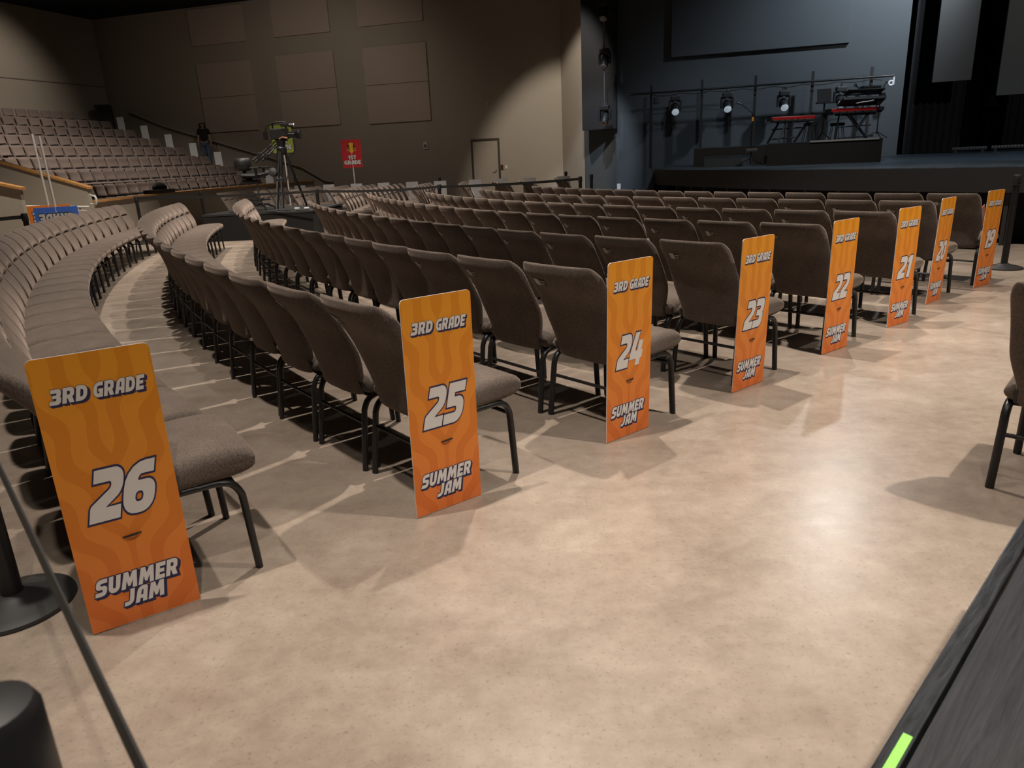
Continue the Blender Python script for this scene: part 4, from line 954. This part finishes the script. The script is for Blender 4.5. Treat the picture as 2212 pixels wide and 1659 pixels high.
mb = MB(); mb.box((s_.x - .10, 0, s_.z - .12), (.40, .22, .08)); mb.tube([(s_.x - .15, 0, s_.z - .13), (s_.x - .32, -.1, s_.z - .16)], .02, 6); mb.build('mechanism', BLK2, dc, bevel=.02)
for s in (-1, 1):
    mb = MB(); q = Cc(560, 362); mb.tube([(q.x, s * .27, s_.z - .06), (q.x, s * .28, q.z - .02)], .028, 8); ar_ = mb.build('arm_post', BLK, dc)
    mb = MB(); mb.box((q.x + .01, s * .28, q.z), (.24, .09, .035)); mb.build('armrest', BLK2, ar_, bevel=.014)
mb = MB(); mb.tube([(0, 0, .12), (s_.x * .3, 0, s_.z - .16)], .022, 10); mb.tube([(0, 0, .10), (0, 0, .22)], .04, 10); mb.build('gas_lift', GREYM, dc, smooth=50)
mb = MB(); mb.tube([(.22 * cos(rad(a)), .22 * sin(rad(a)), .22) for a in range(0, 361, 20)], .012, 6, cap=False)
for a in range(0, 360, 72): mb.tube([(0, 0, .2), (.22 * cos(rad(a)), .22 * sin(rad(a)), .22)], .008, 6)
mb.build('foot_ring', BLK, dc)
for a in range(18, 378, 72):
    mb = MB(); c_, s2 = cos(rad(a)), sin(rad(a)); mb.tube([(0, 0, .13), (.15 * c_, .15 * s2, .12), (.30 * c_, .30 * s2, .05)], [.03, .025, .018], 8); lg = mb.build('leg', BLK2, dc)
    mb = MB(); mb.tube([(.30 * c_ - .018 * s2, .30 * s2 + .018 * c_, .027), (.30 * c_ + .018 * s2, .30 * s2 - .018 * c_, .027)], .026, 10); mb.build('caster', RUB, lg)
# cables and clutter on the platform
mb = MB(); rnd = random.Random(3); pts = []
for i in range(26):
    s = i / 25; q = c0.lerp(c1, .22 + .72 * s); pts.append((q.x + .05 * sin(i * 1.9), q.y + .22 + .12 * sin(i * 1.3), HP + .012))
mb.tube(arc_pts(pts, 4), .011, 6); tag(mb.build('cable_coil', RUB), 'loose black cables along the front of the camera platform', 'cable')
for i, (u, lab) in enumerate(((641, 'white adapter box'), (662, 'white paper label'))):
    q = P(u, 447, 16.1); mb = MB(); mb.box((q.x, q.y, HP + .02), (.10, .06, .035)); tag(mb.build('adapter_box', WHT, bevel=.006), 'small %s among the cables on the camera platform, %s of the two' % (('white adapter box', 'white adapter box')[i], ('left', 'right')[i]), 'adapter', 'white adapters on the camera platform')
# black gear on the knee wall
p = pol(28.32, 179.6, .94); mb = MB(); mb.box((p.x, p.y, p.z + .05), (.50, .75, .10), rz=.0); o = tag(mb.build('equipment_tray', BLK2, bevel=.015), 'black tray of gear lying on the wooden cap of the low curved wall', 'equipment')
mb = MB(); L = []
for (z, k) in [(.09, .9), (.16, 1), (.23, .75), (.28, .4)]: L.append([(p.x + .16 * k * (1 + .2 * sin(3 * a)) * cos(a), p.y + .28 * k * (1 + .15 * cos(4 * a)) * sin(a), p.z + z) for a in [2 * pi * j / 18 for j in range(18)]])
mb.loops(L).build('soft_cover', RUB, o, smooth=True)
# ------------------------------------------------------------------ grade signs on poles
POLEM = mat('white_pole', (.72, .70, .66), .45)
def grade_sign(loc, rz, W, H, face, lines, pole, label, inverted=False, emblem=False, tilt=0, name='grade_sign'):
    t_ = thing(name, label, 'sign', loc, rz); t_.rotation_euler = (tilt, pi if inverted else 0, rz)
    me = round_board(W, H, .015, .008).mesh('board', [face, WHT], fixn=False); bd = link('board', me, t_, (-W / 2, 0, 0))
    for (s, z, h, wf) in lines:
        mb = MB(); w_ = W * wf; x = W / 2 - w_ / 2
        for q in (1, .5): put_text(mb, s, x, z, h, 1, -.0012, w_, shear=0, d=.30, dx=.005 * q, dz=-.007 * q)
        put_text(mb, s, x, z, h, 1, -.0020, w_, shear=0, d=.30); put_text(mb, s, x, z, h, 0, -.0028, w_, shear=0)
        link('lettering', mb.mesh('lettering', [TXT if face is not LIME else WHT, INK], fixn=False), bd)
    if emblem:
        mb = MB(); cx, cz, s = W / 2, H * .70, H * .20
        def pg(pts, mi, y): mb.add([(cx + x * s, y, cz + z * s) for x, z in pts], [tuple(tr) for tr in tessellate_polygon([[V((p[0], p[1], 0)) for p in pts]])], mi)
        pg([(-.82, -.1), (-.5, .75), (.5, .75), (.82, -.1), (.5, -.6), (-.5, -.6)], 1, -.0012)
        pg([(-.46, .8), (0, .95), (.46, .8), (.28, .1), (.30, -.25), (.45, -.55), (0, -1.0), (-.45, -.55), (-.30, -.25), (-.28, .1)], 0, -.0018)
        for sx in (-1, 1):
            for k_ in range(3): pg([(sx * .86, -.02 - .2 * k_), (sx * .3, .16 - .26 * k_), (sx * .3, .10 - .26 * k_), (sx * .84, -.10 - .2 * k_)], 0, -.0022)
        link('emblem', mb.mesh('emblem', [YEL, INK], fixn=False), bd)['label'] = 'yellow crest with dark stripes'
    if pole:
        mb = MB(); mb.tube([(0, .016, H * .9), (0, .016, pole)], .017, 10); mb.build('pole', POLEM, t_, smooth=50)
    return t_
p = at(763, 362, 22.6); a = at(763, 301, 22.6); Hs = a.z - p.z
grade_sign((p.x, p.y, p.z), rad(18), .58, Hs, RED, [('1ST', Hs * .295, Hs * .14, .40), ('GRADE', Hs * .115, Hs * .145, .84)], -p.z, 'red 1ST GRADE sign on a white pole among the far chairs', emblem=True)
p = at(613, 330, 19.8); Hs = .68
grade_sign((p.x, p.y, p.z), rad(10), .52, Hs, LIME, [('4TH', Hs * .34, Hs * .16, .42), ('GRADE', Hs * .12, Hs * .16, .84)], -p.z, 'lime green GRADE sign on a white pole behind the video camera')
for (u, v, dd, face, ln, up_, lab, rz) in ((119, 447, 11.6, BLUEP, '2ND', (108, 292), 'blue GRADE sign standing upside down on its board behind the left row', rad(20)), (104, 443, 11.9, ORG2, '3RD', (97, 288), 'orange GRADE sign standing upside down behind the blue one', rad(20))):
    p = at(u, v, dd); top = at(*up_, dd).z - p.z
    Hs = p.z - .02 if p.z < 1.1 else 1.0
    grade_sign((p.x, p.y, p.z), rz, .60, Hs, face, [(ln, Hs * .33, Hs * .15, .42), ('GRADE', Hs * .10, Hs * .15, .80)], -top, lab, inverted=True, tilt=0)
# handrails at the entry passage
RAILM = mat('white_rail_paint', (.60, .58, .53), .4)
r_ = thing('passage_rail', 'white double handrail across the entry passage behind the upside-down signs', 'handrail')
for (v0, v1) in ((446, 447), (453, 455)):
    a, b = at(52, v0, 13.0), at(191, v1, 14.6); mb = MB(); mb.tube([a, b], .020, 8); mb.build('rail', RAILM, r_, smooth=50)
for u in (58, 172):
    a = at(u, 447, 13.05 if u < 100 else 14.4); mb = MB(); mb.tube([a, (a.x, a.y, 0)], .018, 8); mb.build('rail_post', RAILM, r_, smooth=50)
pts = [at(195, 422, 15.6), at(205, 424, 15.5), at(208, 429, 15.5), at(208, 440, 15.5), at(203, 442, 15.6), at(197, 441, 15.7)]
mb = MB(); mb.tube(pts, .022, 8); tag(mb.build('rail_return', RAILM, smooth=50), 'short bent white handrail end on the end of the wood-capped passage wall', 'handrail')
# ------------------------------------------------------------------ small things on chairs
def on_chair(num, idx, x, y, z):
    lat = (.325 if num == 26 else .302) + idx * PIT[num]; R = RS[num] - .19 + interp(COR[num], lat); th = THS[num] - math.degrees(lat / (RS[num] - .19)); p = pol(R, th)
    f_ = V((-cos(rad(th)), -sin(rad(th)))); r_ = V((f_.y, -f_.x)); q = p.xy + r_ * x + f_ * y; return V((q.x, q.y, z)), atan2(r_.y, r_.x)
q, a = on_chair(26, 0, -.02, -.055, .481)
t_ = thing('black_pouch', 'black pouch with a loop handle on the seat beside placard twenty-six', 'pouch', tuple(q), a)
mb = MB(); mb.hexa([(-.09, -.045, 0), (.09, -.045, 0), (.09, .045, 0), (-.09, .045, 0), (-.075, -.03, .105), (.075, -.03, .105), (.075, .03, .105), (-.075, .03, .105)]); mb.build('body', BLK, t_, bevel=.010)
mb = MB(); mb.tube(arc_pts([(-.04, 0, .10), (-.03, 0, .135), (.03, 0, .135), (.04, 0, .10)], 4), .006, 6, ry=.014); mb.build('handle', BLK2, t_)
q, a = on_chair(25, 0, .15, -.02, .488)
LAN = mat('blue_lanyard', (.03, .12, .55), .45)
t_ = thing('blue_wristband', 'blue printed wristband lying on the seat beside placard twenty-five', 'wristband', tuple(q), a)
mb = MB(); n = 24; vs = []
for i in range(n): a_ = 2 * pi * i / n; r0 = .045 + .008 * sin(2 * a_); vs += [(r0 * cos(a_), r0 * sin(a_) * 1.3, .004 + .006 * sin(a_ * 3)), (r0 * cos(a_), r0 * sin(a_) * 1.3, .040 + .012 * sin(a_ * 2)), ((r0 + .002) * cos(a_), (r0 + .002) * sin(a_) * 1.3, .040 + .012 * sin(a_ * 2)), ((r0 + .002) * cos(a_), (r0 + .002) * sin(a_) * 1.3, .004 + .006 * sin(a_ * 3))]
mb.add(vs, [(4 * i + j, 4 * ((i + 1) % n) + j, 4 * ((i + 1) % n) + (j + 1) % 4, 4 * i + (j + 1) % 4) for i in range(n) for j in range(4)]); bd = mb.build('band', LAN, t_, smooth=40)
mb = MB()
for k_, a_ in enumerate((-100, -75, -52, -28)): r0 = .049; mb.box((r0 * cos(rad(a_)), r0 * 1.3 * sin(rad(a_)), .024), (.011, .003, .014), rz=rad(a_ + 90))
mb.build('print_marks', WHT, bd)
q, a = on_chair(19, 0, .20, -.16, .60)
mb = MB(); mb.box((0, 0, .06), (.006, .12, .20), rx=rad(18)); o = tag(mb.build('flyer', mat('red_white_flyer', (.32, .12, .08), .6), loc=tuple(q)), 'reddish paper flyer standing on the aisle chair beside placard nineteen', 'paper'); o.rotation_euler = (0, 0, a)
p = pol(CARDS[18][0] - .10, CARDS[18][1] + .3, .49)
t_ = thing('shoulder_bag', 'black bag with a loop handle on a far chair beside the white-backed placards', 'bag', tuple(p), .3)
mb = MB(); mb.box((0, 0, .08), (.36, .20, .15)); mb.build('body', RUB, t_, bevel=.04)
mb = MB(); mb.tube(arc_pts([(-.12, 0, .14), (-.08, 0, .24), (.08, 0, .24), (.12, 0, .14)], 5), .010, 6); mb.build('handle', RUB, t_)
# ------------------------------------------------------------------ person on the stairs
ZW = ZF(3) + .18
hp = at(434, 262, 30.2); base = V((hp.x + .02, hp.y, 0)); ZW = hp.z - 1.70
pr = thing('person', 'person with long dark hair, dark top and blue jeans walking down the stairs, head bowed', 'person', (base.x, base.y, ZW), rad(10))
def skin(name, verts, edges, radii, m_, lvl=2, parent=pr, root=0):
    me = bpy.data.meshes.new(name); me.from_pydata([tuple(v) for v in verts], edges, [])
    o = bpy.data.objects.new(name, me); COL.objects.link(o); md = o.modifiers.new('s', 'SKIN'); md.use_smooth_shade = True
    for i, r_ in enumerate(radii):
        sv = me.skin_vertices[0].data[i]; sv.radius = (r_, r_) if not isinstance(r_, tuple) else r_; sv.use_root = (i == root)
    sb_ = o.modifiers.new('b', 'SUBSURF'); sb_.levels = sb_.render_levels = lvl
    dg = bpy.context.evaluated_depsgraph_get(); m2 = bpy.data.meshes.new_from_object(o.evaluated_get(dg)); m2.name = name
    bpy.data.objects.remove(o); m2.materials.clear(); m2.materials.append(m_)
    for p_ in m2.polygons: p_.use_smooth = True
    return link(name, m2, parent)
SKINM = mat('skin', (.36, .19, .13), .55); DEN = fabric('blue_denim', (.05, .08, .13), (.11, .16, .24), 60); TOP = mat('dark_top', (.012, .008, .009), .9); HAIR = mat('dark_hair', (.010, .007, .005), .5)
Vv = [(0, 0, .92), (0, 0, 1.08), (0, -.01, 1.24), (0, 0, 1.38), (0, -.02, 1.45), (0, -.05, 1.53), (0, -.085, 1.60),
      (-.10, 0, .88), (-.10, -.03, .50), (-.10, .02, .09), (-.10, -.12, .03), (.09, 0, .88), (.10, -.06, .50), (.11, -.03, .09), (.11, -.16, .03),
      (-.17, 0, 1.36), (-.215, .01, 1.10), (-.23, -.05, .88), (-.235, -.06, .80), (.17, 0, 1.36), (.215, .01, 1.10), (.235, -.05, .88), (.24, -.06, .80)]
Ee = [(0, 1), (1, 2), (2, 3), (3, 4), (4, 5), (5, 6), (0, 7), (7, 8), (8, 9), (9, 10), (0, 11), (11, 12), (12, 13), (13, 14), (3, 15), (15, 16), (16, 17), (17, 18), (3, 19), (19, 20), (20, 21), (21, 22)]
Rr = [(.14, .10), (.115, .085), (.13, .09), (.10, .07), .045, .075, .085, .085, .055, .036, .03, .085, .055, .036, .03, .05, .04, .03, .024, .05, .04, .03, .024]
bd = skin('body', Vv, Ee, Rr, SKINM)
for sx in (-1, 1):
    for k_ in range(4):
        mb = MB(); x = sx * .238 + (k_ - 1.5) * .004; y = -.062 + (k_ - 1.5) * .018; mb.tube([(x, y, .79), (x - sx * .004, y - .006, .745), (x - sx * .014, y - .012, .715 + .008 * abs(k_ - 1.5))], [.009, .008, .006], 6); mb.build('finger', SKINM, bd, smooth=True)
    mb = MB(); mb.tube([(sx * .225, -.085, .80), (sx * .215, -.105, .765), (sx * .212, -.108, .74)], [.011, .009, .007], 6); mb.build('thumb', SKINM, bd, smooth=True)
mb = MB(); mb.tube([(0, -.155, 1.575), (0, -.178, 1.55), (0, -.16, 1.54)], [.010, .016, .012], 8); mb.build('nose', SKINM, bd, smooth=True)
for s in (-1, 1): mb = MB(); mb.lathe([(.002, -.012), (.012, 0), (.002, .012)], 8, (s * .032, -.160, 1.592)); mb.build('eye', INK, bd, smooth=True)
mb = MB(); mb.box((0, -.150, 1.515), (.045, .012, .010)); mb.build('mouth', mat('lips', (.25, .08, .07), .5), bd, bevel=.004)
skin('top', [(0, 0, .90), (0, 0, 1.06), (0, -.01, 1.24), (0, 0, 1.38), (0, -.01, 1.43), (-.16, 0, 1.37), (-.215, .01, 1.19), (.16, 0, 1.37), (.215, .01, 1.19)], [(0, 1), (1, 2), (2, 3), (3, 4), (3, 5), (5, 6), (3, 7), (7, 8)], [(.16, .12), (.15, .11), (.155, .11), (.125, .09), .07, .075, .070, .075, .070], TOP, root=2)
skin('jeans', [(0, 0, .94), (-.10, 0, .86), (-.10, -.03, .50), (-.10, .02, .07), (.09, 0, .86), (.10, -.06, .50), (.11, -.03, .07)], [(0, 1), (1, 2), (2, 3), (0, 4), (4, 5), (5, 6)], [(.155, .115), .10, .068, .055, .10, .068, .055], DEN)
skin('hair', [(0, -.05, 1.645), (0, .02, 1.60), (0, .05, 1.48), (0, .06, 1.32), (-.085, -.05, 1.58), (-.10, -.03, 1.42), (-.09, -.06, 1.27), (.085, -.05, 1.58), (.10, -.03, 1.42), (.09, -.06, 1.27)], [(0, 1), (1, 2), (2, 3), (0, 4), (4, 5), (5, 6), (0, 7), (7, 8), (8, 9)], [.085, .095, .085, .05, .05, .042, .025, .05, .042, .025], HAIR)
for s in (-1, 1):
    mb = MB(); L = []
    for (y, k) in [(-.20, .4), (-.18, .9), (-.06, 1), (.06, .9), (.08, .5)]: L.append([(s * .105 + .045 * k * cos(2 * pi * j / 12), y + (.02 if s < 0 else -.02), max(0, .035 + .038 * k * sin(2 * pi * j / 12))) for j in range(12)])
    mb.loops(L).build('shoe', RUB, pr, smooth=True)
